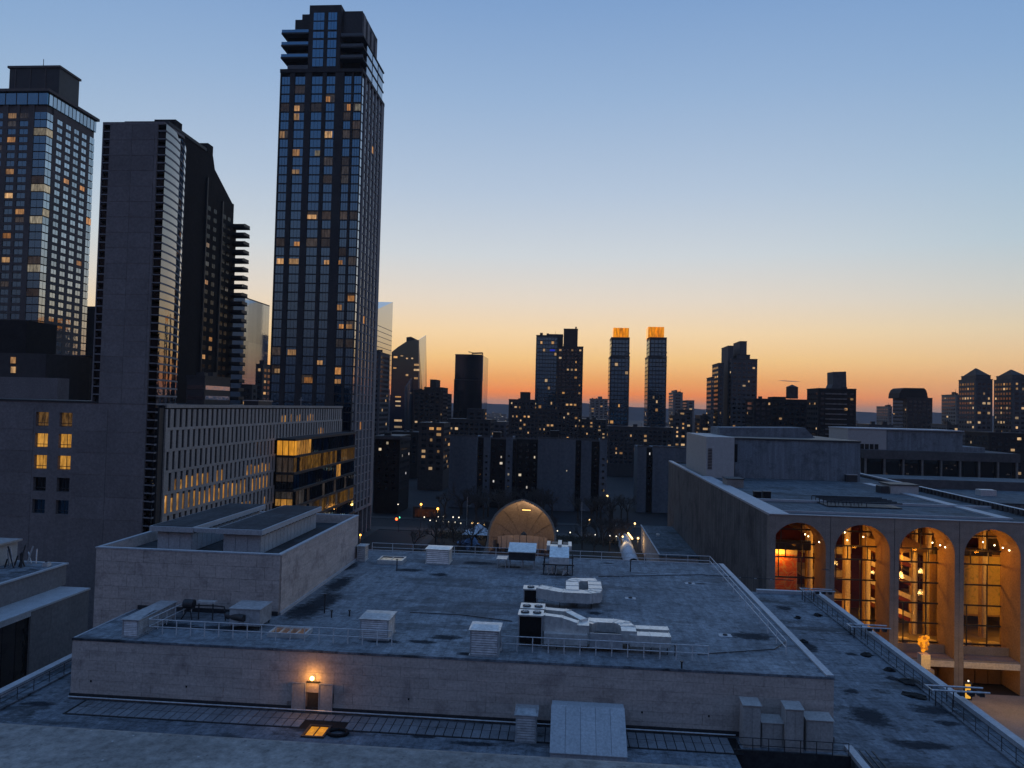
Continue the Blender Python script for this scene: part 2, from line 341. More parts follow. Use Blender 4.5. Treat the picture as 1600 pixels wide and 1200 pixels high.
def louvre_box(name, label, x0, x1, y0, y1, z0, h, n=9, group='louvred roof vents', sides=True, hood=.12, mat=None):
    mat = mat or M['galv']; t = thing(name, label, 'roof vent', ((x0+x1)/2, (y0+y1)/2, z0), group)
    boxo('body', M['dark_metal'], t, x0+.06, x1-.06, y0+.06, y1-.06, z0+.1, z0+h-.06)
    MB().box(x0-.05, x1+.05, y0-.05, y1+.05, z0, z0+.1).build('base', mat, t)
    MB().box(x0-hood, x1+hood, y0-hood, y1+hood, z0+h-.06, z0+h).prism([(x0, y0, z0+h), (x1, y0, z0+h), (x1-.1, (y0+y1)/2, z0+h+.14), (x0+.1, (y0+y1)/2, z0+h+.14)], (0, .02, 0.001)).build('hood', mat, t)
    c = MB()
    for x in (x0, x1-.1):
        for y in (y0, y1-.1): c.box(x, x+.1, y, y+.1, z0+.1, z0+h-.07)
    c.build('corner_posts', mat, t)
    dz = (h-.2)/n
    for i in range(n):
        z = z0+.12+dz*i
        MB().prism([(x0+.1, y0+.01, z), (x0+.1, y0+.06, z+dz*.75), (x0+.1, y0+.075, z+dz*.75), (x0+.1, y0+.025, z)], (x1-x0-.2, 0, 0)).build('slat', mat, t)
        if sides: MB().prism([(x1-.01, y0+.1, z), (x1-.055, y0+.1, z+dz*.75), (x1-.07, y0+.1, z+dz*.75), (x1-.025, y0+.1, z)], (0, y1-y0-.2, 0)).build('slat', mat, t)
    return t
def duct(mb, pts, w, h):
    P = [Vector(p) for p in pts]; vs_ = []
    for i, p in enumerate(P):
        d0 = (p-P[i-1]) if i else (P[1]-p); d1 = (P[i+1]-p) if i < len(P)-1 else d0
        d0 = Vector((d0.x, d0.y, 0)).normalized() if Vector((d0.x, d0.y, 0)).length > 1e-4 else Vector((d1.x, d1.y, 0)).normalized()
        d1 = Vector((d1.x, d1.y, 0)).normalized() if Vector((d1.x, d1.y, 0)).length > 1e-4 else d0
        d = (d0+d1); d = d.normalized() if d.length > .01 else d0
        k = 1/max(.5, d.dot(d0)); s_ = Vector((d.y, -d.x, 0))*w/2*k
        vs_ += [p-s_-Vector((0, 0, h/2)), p+s_-Vector((0, 0, h/2)), p+s_+Vector((0, 0, h/2)), p-s_+Vector((0, 0, h/2))]
    for a_, b_ in zip(P, P[1:]):
        e_ = b_-a_; ln = e_.length; hd = Vector((e_.x, e_.y, 0))
        if hd.length < .3: continue
        hd.normalize(); sd_ = Vector((hd.y, -hd.x, 0)); n_ = max(1, int(ln/1.3))
        for k_ in range(n_+1):
            c_ = a_+e_*((k_+.06)/(n_+.12)); q_ = [c_+sd_*x_+Vector((0, 0, z_)) for x_, z_ in ((-w/2-.04, -h/2-.04), (w/2+.04, -h/2-.04), (w/2+.04, h/2+.035), (-w/2-.04, h/2+.035))]; mb.prism(q_, hd*.05)
    fs = [(0, 1, 2, 3)] + [(4*i+j, 4*i+4+j, 4*i+4+(j+1) % 4, 4*i+(j+1) % 4) for i in range(len(P)-1) for j in range(4)] + [tuple(4*(len(P)-1)+j for j in (3, 2, 1, 0))]
    mb.add(vs_, fs); return mb

# ================================================================== hotel we stand on: parapet in front
hot = thing('hotel_building', 'mottled pale concrete roof parapet running along the bottom of the picture', 'building', (0, 1, 0))
MB().prism([(-9, 1.2, 44.6), (-9, 1.2, 45.37), (-9, 1.23, 45.395), (-9, 2.145, 45.40), (-9, 2.17, 45.392), (-9, 2.185, 45.37), (-9, 2.185, 44.6)], (18, 0, 0)).build('parapet', M['concrete'], hot)
boxo('wall', M['brick'], hot, -30, 30, 1.25, 2.05, 0, 44.58)
boxo('roof_deck', M['darkroof'], hot, -30, 30, -22, 1.19, 44.2, 44.5)
# ================================================================== theatre in the middle
Z1, Z2 = 22.0, 26.75
th = thing('theatre_building', 'wide stone theatre with a stained flat roof and long blank front wall', 'building', (-8, 75, 0))
boxo('lower_wall', M['travertine'], th, -45.4, 34.2, 38, 103.8, 0, 18.9)
lr = MB()
for b in ((-45.6, 34.4, 36, 46.6), (-45.6, 12.4, 46.6, 55.4), (20.6, 34.4, 46.6, 55.4), (-45.6, 34.4, 55.4, 104)): lr.box(*b, 18.9, Z1)
lower = lr.build('lower_roof', M['membrane2'], th)
pit = MB().box(12.41, 20.59, 46.61, 55.39, 18.91, 19.2).build('pit_floor', M['black'], lower)
boxo('pit_lining', M['dark_metal'], lower, 12.42, 20.58, 55.2, 55.38, 19.2, 22.1)
for xa, xb, ya, yb in ((33.75, 34.45, 36, 104.05), (-45.65, -44.95, 36, 104.05)):
    boxo('edge_curb', M['coping'], lower, xa, xb, ya, yb, Z1+.002, Z1+.42)
boxo('edge_curb', M['coping'], lower, 26, 33.74, 103.4, 104.05, Z1+.002, Z1+.42)
boxo('inner_curb', M['membrane2'], lower, 31.9, 32.2, 36, 103.3, Z1, Z1+.16)
boxo('inner_curb', M['membrane2'], lower, -43.4, -43.1, 36, 103.3, Z1, Z1+.16)
boxo('pit_curb', M['coping'], lower, 20.6, 21.15, 44, 56.6, Z1, Z1+.3)
for k in range(3): boxo('gutter_line', M['dark_metal'], lower, 21.6+k*.45, 21.68+k*.45, 44, 56.5, Z1, Z1+.05)
boxo('paver_bed', M['black'], lower, -38.2, 13, 54.6, 57.3, Z1+.001, Z1+.012)
for row, (ya, yb) in enumerate(((54.75, 56.05), (56.08, 57.2))):
    for i in range(74):
        x = -37.6+i*.68
        if -19.6 < x < -16.2 and row == 0: continue
        wput(cbox(.61, yb-ya-.05, .05, M['paver'], 'paver'), 'paver', lower, (x, (ya+yb)/2, Z1+.03+rng.uniform(-.008, .008)))
# upper block
UX0, UX1, UY0, UY1 = -39.65, 20.2, 57.65, 97.7
boxo('upper_core', M['joint'], th, UX0+.3, UX1-.3, UY0+.3, UY1-.3, 21.9, Z2-.15)
panel_wall(th, 'front_wall', 'y', UY0, UX0, UX1, Z1-.05, Z2-.12, 6, 1.5, M['travertine'], holes=((-21.3, -17.9, 21, 23.6),), gap=.014)
panel_wall(th, 'side_wall', 'x', UX1, UY0+.31, UY1, Z1-.05, Z2-.12, 6, 2.4, M['travertine'])
boxo('side_wall', M['travertine'], th, UX0, UX0+.3, UY0+.31, UY1, Z1-.05, Z2-.12)
boxo('rear_wall', M['travertine'], th, UX0+.31, UX1-.31, UY1-.3, UY1, Z1-.05, Z2-.12)
roof = boxo('upper_roof', M['membrane'], th, UX0+.02, UX1-.5, UY0+.02, UY1-.02, Z2-.1, Z2)
boxo('front_coping', M['membrane2'], roof, UX0-.03, UX1+.03, UY0-.09, UY0+.1, Z2-.12, Z2+.06)
boxo('right_coping', M['coping'], roof, UX1-.5, UX1+.06, UY0+.11, UY1+.03, Z2-.12, Z2+.14)
boxo('rear_coping', M['coping'], roof, UX0, UX1-.51, UY1-.14, UY1+.05, Z2+.002, Z2+.1)
boxo('left_coping', M['coping'], roof, UX0-.05, UX0+.12, UY0+.11, 66.2, Z2-.12, Z2+.05)
boxo('base_flashing', M['dark_metal'], th, UX0-.06, UX1+.05, UY0-.13, UY0-.06, Z1+.06, Z1+.42)
MB().tube((UX0, UY0-.28, Z1+.2), (13, UY0-.28, Z1+.2), .07, 6).build('wall_pipe', M['galv'], th)
for x in (-38, -30, -12, -3, 6, 11):                               # little wall scuppers
    boxo('wall_scupper', M['black'], th, x, x+.12, UY0-.08, UY0-.02, Z1+1.35, Z1+1.5)
# door with two leaves folded back and a lamp
dr = boxo('door', surf('bronze_door', (.055, .045, .035), (.08, .065, .05), .8, rough=.5, vary=0), th, -20.03, -19.12, UY0-.02, UY0+.12, Z1+.05, Z1+2.28)
boxo('door_lintel', M['dark_metal'], dr, -20.12, -19.03, UY0-.12, UY0-.03, Z1+2.28, Z1+2.4)
for s_, xa in ((0, -21.2), (1, -19.05)):
    lf = boxo('door_leaf', M['beige_metal'], th, xa, xa+1.08, UY0-.24, UY0-.15, Z1+.06, Z1+2.3)
    fr = MB()
    for b in ((xa-.02, xa+.05), (xa+1.03, xa+1.1)): fr.box(b[0], b[1], UY0-.28, UY0-.245, Z1+.06, Z1+2.32)
    fr.box(xa+.05, xa+1.03, UY0-.28, UY0-.245, Z1+2.24, Z1+2.32).build('leaf_frame', M['galv'], lf)
lt = thing('wall_lamp', 'glowing orange bulkhead lamp above the bronze rooftop door', 'lamp', (-19.6, UY0-.1, 24.75))
MB().tube((-19.6, UY0-.02, 24.75), (-19.6, UY0-.22, 24.75), .07, 8).build('bracket', M['dark_metal'], lt)
MB().sphere((-19.6, UY0-.34, 24.72), .17, 10, 8).build('globe', glow('lamp_globe', (1, .5, .12), 12), lt)
def light(kind, name, loc, power, col, size=.2, rot=None, sx=None, sy=None, spread=None, parent=None):
    l = bpy.data.lights.new(name, kind); l.energy = power; l.color = col
    if kind == 'AREA':
        l.shape = 'RECTANGLE'; l.size = sx; l.size_y = sy
    else: l.shadow_soft_size = size
    if kind == 'SPOT': l.spot_size = R(spread or 100); l.spot_blend = .6
    o = bpy.data.objects.new(name, l); COL.objects.link(o); o.location = loc
    if rot: o.rotation_euler = rot
    return o
light('POINT', 'lamp_light', (-19.6, UY0-.62, 24.72), 70, (1, .42, .07), .15)
# stage loft
LX0, LX1, LY0, LY1, LZ = -43.8, -26.1, 66.5, 91.6, 32.25
boxo('loft_core', M['joint'], th, LX0+.3, LX1-.3, LY0+.3, LY1-.3, 18.95, 31.2)
panel_wall(th, 'loft_front', 'y', LY0, LX0, LX1, 21.9, LZ-.05, 9, 1.55, M['travertine'])
panel_wall(th, 'loft_side', 'x', LX1, LY0+.31, LY1, Z2-.05, LZ-.05, 5, 2.0, M['travertine'], gap=.012)
boxo('loft_side', M['travertine'], th, LX0, LX0+.3, LY0+.31, LY1, 18.95, LZ-.05)
boxo('loft_rear', M['travertine'], th, LX0+.31, LX1-.31, LY1-.3, LY1, 18.95, LZ-.05)
lroof = boxo('loft_roof', M['darkroof'], th, LX0+.31, LX1-.31, LY0+.31, LY1-.31, 31.1, 31.25)
for b in ((LX0-.06, LX1+.1, LY0-.1, LY0+.33), (LX0-.06, LX1+.1, LY1-.3, LY1+.06)): boxo('parapet_coping', M['coping'], lroof, *b, LZ-.05, LZ+.08)
for b in ((LX0-.06, LX0+.3, LY0+.34, LY1-.31), (LX1-.3, LX1+.1, LY0+.34, LY1-.31)): boxo('parapet_coping', M['coping'], lroof, *b, LZ-.05, LZ+.08)
boxo('wall_flashing', M['coping'], th, LX1+.06, LX1+.22, LY0+.1, LY1, Z2+.002, Z2+.26)
boxo('base_gutter', M['dark_metal'], th, UX0+.2, LX1, LY0-.2, LY0-.06, Z2+.02, Z2+.38)
for nm, pa, pb, lab in (('roof_monitor', 246, 299, 'long flat-topped roof monitor on the loft, the one nearer the striped tower'), ('roof_monitor', 349, 406, 'long flat-topped roof monitor on the loft, nearest its open right edge')):
    xa, xb = aY(pa, 850, 71).x, aY(pb, 850, 71).x; t = thing(nm, lab, 'roof monitor', ((xa+xb)/2, 78, 31.25), 'roof monitors on the stage loft')
    boxo('body', M['shed_metal'], t, xa, xb, 71, 87.2, 31.25, 33.25)
    fa = boxo('roof', M['shed_metal'], t, xa-.55, xb+.45, 70.4, 87.8, 33.25, 33.75)
    boxo('roof_surface', M['darkroof'], fa, xa-.35, xb+.25, 70.6, 87.6, 33.752, 33.8)
    for i in range(3): boxo('front_panel', M['shed_metal'], t, xa+.05+i*(xb-xa)/3, xa-.03+(i+1)*(xb-xa)/3, 70.95, 70.995, 31.3, 33.2)
    for i in range(16):
        boxo('side_panel', M['shed_metal'], t, xb+.005, xb+.05, 71.1+i, 72.02+i, 31.3, 33.2)
        boxo('eave_tooth', M['dark_metal'], t, xb+.06, xb+.12, 71.3+i, 71.75+i, 33.02, 33.22)
boxo('fascia_beam', M['shed_metal'], th, aY(299, 850, 71).x+.5, aY(349, 850, 71).x-.6, 70.45, 70.9, 33.3, 33.7)

# dark water stains lying on the roofs
q = NT('wet_stain'); gc = q.node('ShaderNodeTexCoord').outputs['Generated']; sx_ = q.node('ShaderNodeSeparateXYZ'); q.lk(gc, sx_.inputs[0])
dx_ = q.val('SUBTRACT', sx_.outputs[0], .5); dy_ = q.val('SUBTRACT', sx_.outputs[1], .5); rd_ = q.val('SQRT', q.val('ADD', q.val('MULTIPLY', dx_, dx_), q.val('MULTIPLY', dy_, dy_)))
ed_ = q.val('ADD', rd_, q.val('MULTIPLY', q.val('SUBTRACT', q.noise(q.coord((1, 1.6, 1)), 1.3, 7, .75), .5), .9)); al_ = q.rmp(ed_, [(.12, .92), (.3, .55), (.43, 0.0)])
q.b.inputs['Base Color'].default_value = (.035, .039, .046, 1); q.b.inputs['Roughness'].default_value = .95; q.b.inputs['Specular IOR Level'].default_value = .05; q.lk(al_, q.b.inputs['Alpha']); M['stain'] = q.mat
def stain(parent, px, py, z, rx, ry, seed):
    rr = random.Random(seed); c = aZ(px, py, z); n = 30; P = []
    for i in range(n): a = 2*math.pi*i/n; k = 1.25; P.append((c.x+rx*k*math.cos(a), c.y+ry*k*math.sin(a), z+.005+seed*.0001))
    MB().add(P, [tuple(range(n))]).build('stain', M['stain'], parent)
for i, (px, py, rx, ry) in enumerate(((748, 880, 2.3, 1.0), (686, 898, 1.1, .9), (640, 891, 1.8, .8), (476, 955, 1.8, 3.2), (505, 940, 1.5, 4.0), (530, 912, 1.2, 4.0), (696, 996, 1.4, .7), (1175, 994, 1.9, 1.2), (885, 976, 1.6, 1.6), (660, 1003, 1.2, .5), (800, 886, 1.4, .6), (930, 958, .8, .6), (600, 1002, 1.6, .5), (730, 1022, .9, .4), (545, 885, .9, 2.2), (350, 982, 3.0, .8), (270, 978, 2.5, .9), (870, 898, 2.2, .7), (1290, 890, .5, .5), (950, 880, .9, .4), (1095, 912, .9, .3))):
    stain(roof, px, py, Z2, rx, ry, i)
for i, (px, py, rx, ry) in enumerate(((1330, 1022, .8, .5), (1360, 1120, 1.6, 2.2), (1460, 1110, 2.0, 1.0), (1440, 1165, 2.2, .8), (1395, 1060, .7, .7), (1260, 1010, 1.2, 2.0), (1480, 1130, 1.0, .6), (60, 1100, 1.6, .5), (1225, 950, 1.0, 1.2), (1330, 1080, .7, .6), (660, 1150, .9, .4), (740, 1162, 1.6, .4))):
    stain(lower, px, py, Z1, rx, ry, i+40)
# railings on the theatre -------------------------------------------
railing('white two-rail railing across the front of the upper roof, before the louvred vents', [(-34.5, 59.7, Z2), (-13.9, 59.7, Z2)], 1.2, 1.21)
railing('white two-rail railing in front of the long roof ducts', [(-5.0, 59.9, Z2), (11.4, 59.9, Z2)], 1.2, 1.26)
railing('short railing going back beside the leftmost louvred vent', [(-34.5, 59.7, Z2), (-34.2, 66.2, Z2)], 1.2, 1.3)
railing('long thin railing along the rear edge of the upper roof', [(-25.6, 97.0, Z2), (18.4, 97.0, Z2)], 1.15, 2.75, thin=True)
railing('thin railing along the right edge of the upper roof', [(18.4, 97.0, Z2), (18.1, 62.5, Z2)], 1.15, 2.9, thin=True)
railing('dark cable railing along the lower roof facing the arches', [(32.05, 102.6, Z1), (32.05, 40, Z1)], 1.25, 1.75, (1.0, .66, .33), M['dark_metal'], .028)
railing('dark cable railing along the lower roof beside the dark glazed wall', [(-43.25, 102, Z1), (-43.25, 40, Z1)], 1.1, 1.8, (1.0, .5), M['dark_metal'], .028)
railing('short railing round the dark roof pit below the pale cabinets', [(12.6, 55.1, Z1), (20.4, 55.1, Z1)], 1.05, 1.1, (1.0, .5), M['dark_metal'], .03)
# roof vents ---------------------------------------------------------
louvre_box('roof_vent', 'long louvred vent at the left front corner of the upper roof', -36.1, -34.75, 58.6, 64.4, Z2, 1.45, 9)
louvre_box('roof_vent', 'louvred roof vent behind the front railing, beside the open skylight', -16.9, -14.5, 60.9, 63.4, Z2, 1.75, 9)
louvre_box('roof_vent', 'louvred roof vent at the front edge, left of the white ducts', -7.35, -5.1, 58.35, 60.5, Z2, 2.05, 10)
louvre_box('roof_vent', 'pale roof vent near the rear railing, left of the bandshell', -17.2, -14.3, 90.8, 93.2, Z2, 1.85, 7, mat=M['white_metal'])
louvre_box('roof_vent', 'small narrow vent tucked against the far corner of the loft', -25.8, -24.8, 90.6, 92.2, Z2, 1.9, 7)
louvre_box('roof_vent', 'low louvred vent on the lower roof beside the sloping metal hatch', -3.35, -1.85, 54.5, 56.3, Z1, 2.0, 10)
# skylights
def skylight(label, x0, x1, y0, y1, z, paneM, raise_=.35, frame=None, n=2):
    t = thing('skylight', label, 'skylight', ((x0+x1)/2, (y0+y1)/2, z)); frame = frame or M['white_metal']
    for b in ((x0, x1, y0, y0+.16), (x0, x1, y1-.16, y1), (x0, x0+.16, y0+.17, y1-.17), (x1-.16, x1, y0+.17, y1-.17)): boxo('frame', frame, t, *b, z, z+raise_)
    for i in range(n):
        xa = x0+.17+(x1-x0-.34)*i/n; xb = x0+.17+(x1-x0-.34)*(i+1)/n
        boxo('pane', paneM, t, xa+.02, xb-.02, y0+.18, y1-.18, z+raise_-.16, z+raise_-.1)
        if i: boxo('glazing_bar', frame, t, xa-.03, xa+.03, y0+.17, y1-.17, z+raise_-.12, z+raise_-.02)
    return t
skylight('open skylight with brownish glass behind the front railing', -24.6, -21.4, 60.4, 62.3, Z2, lit('brown_glow', (.5, .28, .15), (.4, .24, .16), .12, .22, 1.5, .9), n=4)
skylight('white framed skylight near the rear railing, left of the pale vent', -23.0, -19.9, 89.7, 92.2, Z2, M['glass_dark'], .5)
skylight('small glowing amber skylight in the paving below the bronze door', -18.9, -17.2, 53.2, 55.2, Z1, M['win_amber'], .12, M['dark_metal'], 2)
# air handlers
def cabinet(name, label, x0, x1, y0, y1, z0, h, mat, group=None, slope=0.0, legs=0.0, cat='air handler'):
    t = thing(name, label, cat, ((x0+x1)/2, (y0+y1)/2, z0), group); zb = z0+legs
    MB().prism([(x0, y0, zb), (x0, y0, z0+h), (x0, y1, z0+h+slope), (x0, y1, zb)], (x1-x0, 0, 0)).build('casing', mat, t)
    MB().prism([(x0-.06, y0-.08, z0+h+.002), (x0-.06, y0-.08, z0+h+.06), (x0-.06, y1+.06, z0+h+slope+.08), (x0-.06, y1+.06, z0+h+slope+.02)], (x1-x0+.12, 0, 0)).build('lid', mat, t)
    n = max(2, int((x1-x0)/.9))
    for i in range(n): boxo('access_panel', mat, t, x0+.06+i*(x1-x0)/n, x0-.06+(i+1)*(x1-x0)/n, y0-.03, y0-.004, zb+.12, z0+h-.12)
    if legs:
        for x in (x0+.1, x1-.2):
            for y in (y0+.1, y1-.2): boxo('leg', M['dark_metal'], t, x, x+.1, y, y+.1, z0, zb)
    return t
cabinet('air_handler', 'boxy galvanised air handler at the foot of the loft wall', -28.6, -25.9, 61.9, 64.4, Z2, 1.75, M['galv'], legs=.35)
MB().tube((-29.0, 62.3, Z2+1.05), (-27.2, 61.7, Z2+1.05), .3, 10).build('supply_pipe', M['dark_metal'], bpy.data.objects['air_handler'])
t = thing('pump_set', 'dark pump and pipework on a frame against the loft wall', 'pump', (-32.5, 64.6, Z2))
MB().tube((-33.9, 64.3, Z2+1.3), (-33.0, 64.3, Z2+1.3), .42, 10).build('motor', M['dark_metal'], t)
MB().box(-32.7, -31.0, 64.1, 64.7, Z2+1.45, Z2+1.62).build('tray', M['white_metal'], t)
pm = MB()
for a, b in (((-34, 64, 0), (-33.4, 64.3, 1.1)), ((-33.0, 64, 0), (-33.4, 64.3, 1.1)), ((-32.5, 64.2, 0), (-32.5, 64.2, 1.5)), ((-31.2, 64.2, 0), (-31.2, 64.2, 1.5)), ((-31.0, 64.4, 1.2), (-30.2, 64.3, 1.2)), ((-30.2, 64.3, 1.2), (-30, 64.2, 0)), ((-33, 64.3, 1.2), (-31, 64.4, 1.2))):
    pm.tube(Vector(a)+Vector((0, 0, Z2)), Vector(b)+Vector((0, 0, Z2)), .06, 6)
pm.build('pipe_frame', M['dark_metal'], t)
# condensers + duct runs
def condenser(name, label, x0, x1, y0, y1, z0, h, fans, group='rooftop condensers', legs=.3):
    t = thing(name, label, 'condenser', ((x0+x1)/2, (y0+y1)/2, z0), group)
    boxo('coil', M['black'], t, x0+.04, x1-.04, y0+.04, y1-.04, z0+legs, z0+h-.12)
    boxo('top', M['white_metal'], t, x0-.05, x1+.05, y0-.05, y1+.05, z0+h-.12, z0+h)
    for x in (x0, x1-.1):
        for y in (y0, y1-.1): boxo('corner_post', M['galv'], t, x, x+.1, y, y+.1, z0, z0+h-.13)
    for i in range(fans):
        fx = x0+(x1-x0)*(i+.5)/fans; fy = y0+.62 if (y1-y0) > 1.6 else (y0+y1)/2
        f = MB().tube((fx, fy, z0+h+.002), (fx, fy, z0+h+.09), .36, 14).build('fan_ring', M['dark_metal'], t)
        b = MB()
        for k in range(6):
            an = k*math.pi/3; b.box(-.01, .01, -.01, .01, 0, .01); b.tube((fx, fy, z0+h+.1), (fx+.33*math.cos(an), fy+.33*math.sin(an), z0+h+.1), .025, 4)
        b.build('fan_grille', M['galv'], f)
    return t
condenser('condenser', 'large twin-fan condenser at the left end of the front ducts', -3.75, -1.75, 61.2, 62.8, Z2, 2.6, 2)
condenser('condenser', 'condenser unit directly behind the twin-fan condenser', -3.7, -1.7, 63.1, 64.7, Z2, 2.65, 2)
condenser('condenser', 'small single-fan condenser beside the rear duct loop', -4.1, -2.7, 74.0, 75.5, Z2, 1.6, 1)
t = thing('roof_duct', 'white boxy air duct stepping right across the front of the roof', 'duct', (2, 62, Z2))
duct(MB(), [(-1.7, 63.8, Z2+2.1), (.2, 63.7, Z2+2.05), (1.7, 62.2, Z2+1.75)], .75, .8).build('duct_section', M['white_metal'], t)
duct(MB(), [(-1.7, 61.7, Z2+1.95), (-.2, 61.6, Z2+1.85), (1.15, 61.3, Z2+1.55)], .7, 1.3).build('duct_section', M['white_metal'], t)
boxo('drop_box', M['white_metal'], t, 1.05, 2.05, 61.0, 62.7, Z2+.55, Z2+2.02)
duct(MB(), [(2.05, 63.6, Z2+1.3), (4.3, 63.6, Z2+1.3), (5.0, 63.2, Z2+1.3), (5.25, 62.3, Z2+1.3), (5.25, 60.9, Z2+1.25)], 1.2, .95).build('duct_section', M['white_metal'], t)
duct(MB(), [(1.9, 62.3, Z2+1.45), (2.3, 63.0, Z2+1.4), (2.7, 63.55, Z2+1.31)], .8, .78).build('duct_section', M['white_metal'], t)
duct(MB(), [(5.3, 61.3, Z2+1.05), (8.6, 61.3, Z2+1.05)], 1.1, .9).build('duct_section', M['white_metal'], t)
duct(MB(), [(5.7, 63.2, Z2+1.05), (8.7, 63.2, Z2+1.05)], 1.0, .85).build('duct_section', M['white_metal'], t)
duct(MB(), [(-1.6, 60.9, Z2+.95), (1.9, 60.9, Z2+.95)], .75, .85).build('duct_section', M['white_metal'], t)
boxo('plenum', M['dark_metal'], t, 2.15, 4.7, 60.9, 62.9, Z2+.25, Z2+1.0)
boxo('louvre_bank', M['galv'], t, 2.1, 4.75, 60.78, 60.88, Z2+.3, Z2+1.5)
sd = MB()
for x in (-.6, 1.4, 5.2, 7.0, 8.3):
    for y in (61.0, 63.1): sd.box(x, x+.08, y, y+.08, Z2, Z2+.75)
    sd.box(x-.02, x+.1, 60.9, 63.3, Z2+.56, Z2+.64)
sd.build('supports', M['dark_metal'], t)
t = thing('roof_duct', 'white looped air duct in the middle of the upper roof', 'duct', (1.5, 75, Z2))
duct(MB(), [(-2.6, 74.6, Z2+1.25), (-1.5, 74.2, Z2+1.2), (-.2, 73.9, Z2+1.1), (2.3, 73.9, Z2+1.1), (2.9, 74.3, Z2+1.1), (3.05, 75.2, Z2+1.1), (3.05, 78.6, Z2+1.1)], 1.35, 1.0).build('duct_section', M['white_metal'], t)
duct(MB(), [(.75, 74.2, Z2+1.12), (.75, 78.0, Z2+1.12), (1.1, 78.9, Z2+1.12), (3.3, 79.2, Z2+1.12)], 1.3, .98).build('duct_section', M['white_metal'], t)
duct(MB(), [(-2.6, 74.9, Z2+.8), (-1.9, 75.1, Z2+.8), (-1.3, 74.5, Z2+.8)], .45, .5).build('elbow', M['white_metal'], t)
sd = MB()
for x in (-.5, 1.2, 2.6):
    for y in (73.7, 74.3): sd.box(x, x+.07, y, y+.07, Z2, Z2+.7)
for y in (75.5, 77.5):
    for x in (.5, 1.0, 2.8, 3.3): sd.box(x, x+.07, y, y+.07, Z2, Z2+.7)
sd.build('supports', M['dark_metal'], t)
# rear units on steel frames
t = thing('air_handler', 'white roof unit on a tall steel frame in front of the bandshell', 'air handler', (-.9, 89, Z2))
MB().prism([(-1.9, 87.6, Z2+1.3), (-1.9, 87.6, Z2+2.1), (-1.9, 89.6, Z2+3.0), (-1.9, 91, Z2+3.0), (-1.9, 91, Z2+1.3)], (2.3, 0, 0)).build('casing', M['white_metal'], t)
boxo('spine', M['white_metal'], t, -.95, -.5, 89.5, 92.6, Z2+3.0, Z2+3.25)
for x in (-2.3, .3): boxo('end_rail', M['white_metal'], t, x, x+.4, 89.6, 92.6, Z2+2.5, Z2+3.1)
for x in (-1.75, -.35): boxo('fan_bank', M['dark_metal'], t, x, x+.8, 91.1, 92.6, Z2+2.5, Z2+3.05)
sd = MB()
for x in (-2.6, -1.2, .2, .8):
    for y in (87.7, 89.5, 92): sd.box(x, x+.1, y, y+.1, Z2, Z2+1.6)
sd.box(-2.7, 1.0, 87.6, 87.8, Z2+1.15, Z2+1.3).box(-2.7, 1.0, 92, 92.2, Z2+1.15, Z2+1.3)
sd.build('steel_frame', M['dark_metal'], t)
pm = MB(); rr = random.Random(3)
for k in range(14): x = rr.uniform(-2.2, .6); y = rr.uniform(87.3, 88.5); pm.tube((x, y, Z2+.1), (x+rr.uniform(-.5, .5), y+rr.uniform(-.4, .4), Z2+rr.uniform(.4, 1.1)), .06, 5)
pm.build('pipework', M['galv'], t)
t = thing('air_handler', 'pale roof unit with a dark front on short legs, left of the framed unit', 'air handler', (-5.4, 91, Z2))
boxo('casing', M['dark_metal'], t, -6.9, -3.7, 90.4, 92.4, Z2+1.0, Z2+1.95)
MB().prism([(-7.0, 90.2, Z2+1.96), (-7.0, 90.2, Z2+2.05), (-7.0, 92.6, Z2+2.75), (-7.0, 92.6, Z2+2.6)], (3.4, 0, 0)).build('lid', M['white_metal'], t)
for x in (-6.9, -5.3, -3.9):
    for y in (90.5, 92.2): boxo('leg', M['galv'], t, x, x+.1, y, y+.1, Z2, Z2+1.0)
boxo('platform', M['galv'], t, -8.4, -7.1, 90.2, 92.2, Z2+1.0, Z2+1.1)
for x in (-8.3, -7.3):
    for y in (90.3, 92.0): boxo('leg', M['galv'], t, x, x+.08, y, y+.08, Z2, Z2+1.0)
# conduits lying across the roof
for lab, pts in (('thin conduit running across the roof behind the looped duct', [(935, 902), (1095, 899), (1240, 908)]), ('thin conduit running from the long ducts to the right railing', [(1090, 1024), (1210, 1016), (1228, 1004)]), ('thin conduit crossing the roof left of the condensers', [(640, 958), (720, 962), (800, 972)])):
    P_ = [aZ(x, y, Z2)+Vector((0, 0, .09)) for x, y in pts]; t = thing('conduit', lab, 'conduit', P_[0], 'conduits on the theatre roof')
    for a, b in zip(P_, P_[1:]):
        MB().tube(a, b, .045, 5).build('pipe', M['dark_metal'], t)
        for k in range(int((b-a).length/1.8)): c_ = a+(b-a)*((k+.5)*1.8/(b-a).length); boxo('block', M['galv'], t, c_.x-.12, c_.x+.12, c_.y-.12, c_.y+.12, Z2+.002, Z2+.06)
for i, (px, py, lab) in enumerate(((1078, 912, 'roof drain near the upper right corner of the roof'), (1133, 993, 'roof drain beside the dark stain by the right railing'), (985, 935, 'square roof patch drain right of the looped duct'))):
    p = aZ(px, py, Z2); t = thing('roof_drain', lab, 'drain', p, 'roof drains'); boxo('collar', M['coping'], t, p.x-.55, p.x+.55, p.y-.45, p.y+.45, Z2+.012, Z2+.03); MB().lathe([(.22, .03), (.2, .12), (.02, .16)], p, 8).build('strainer', M['dark_metal'], t)
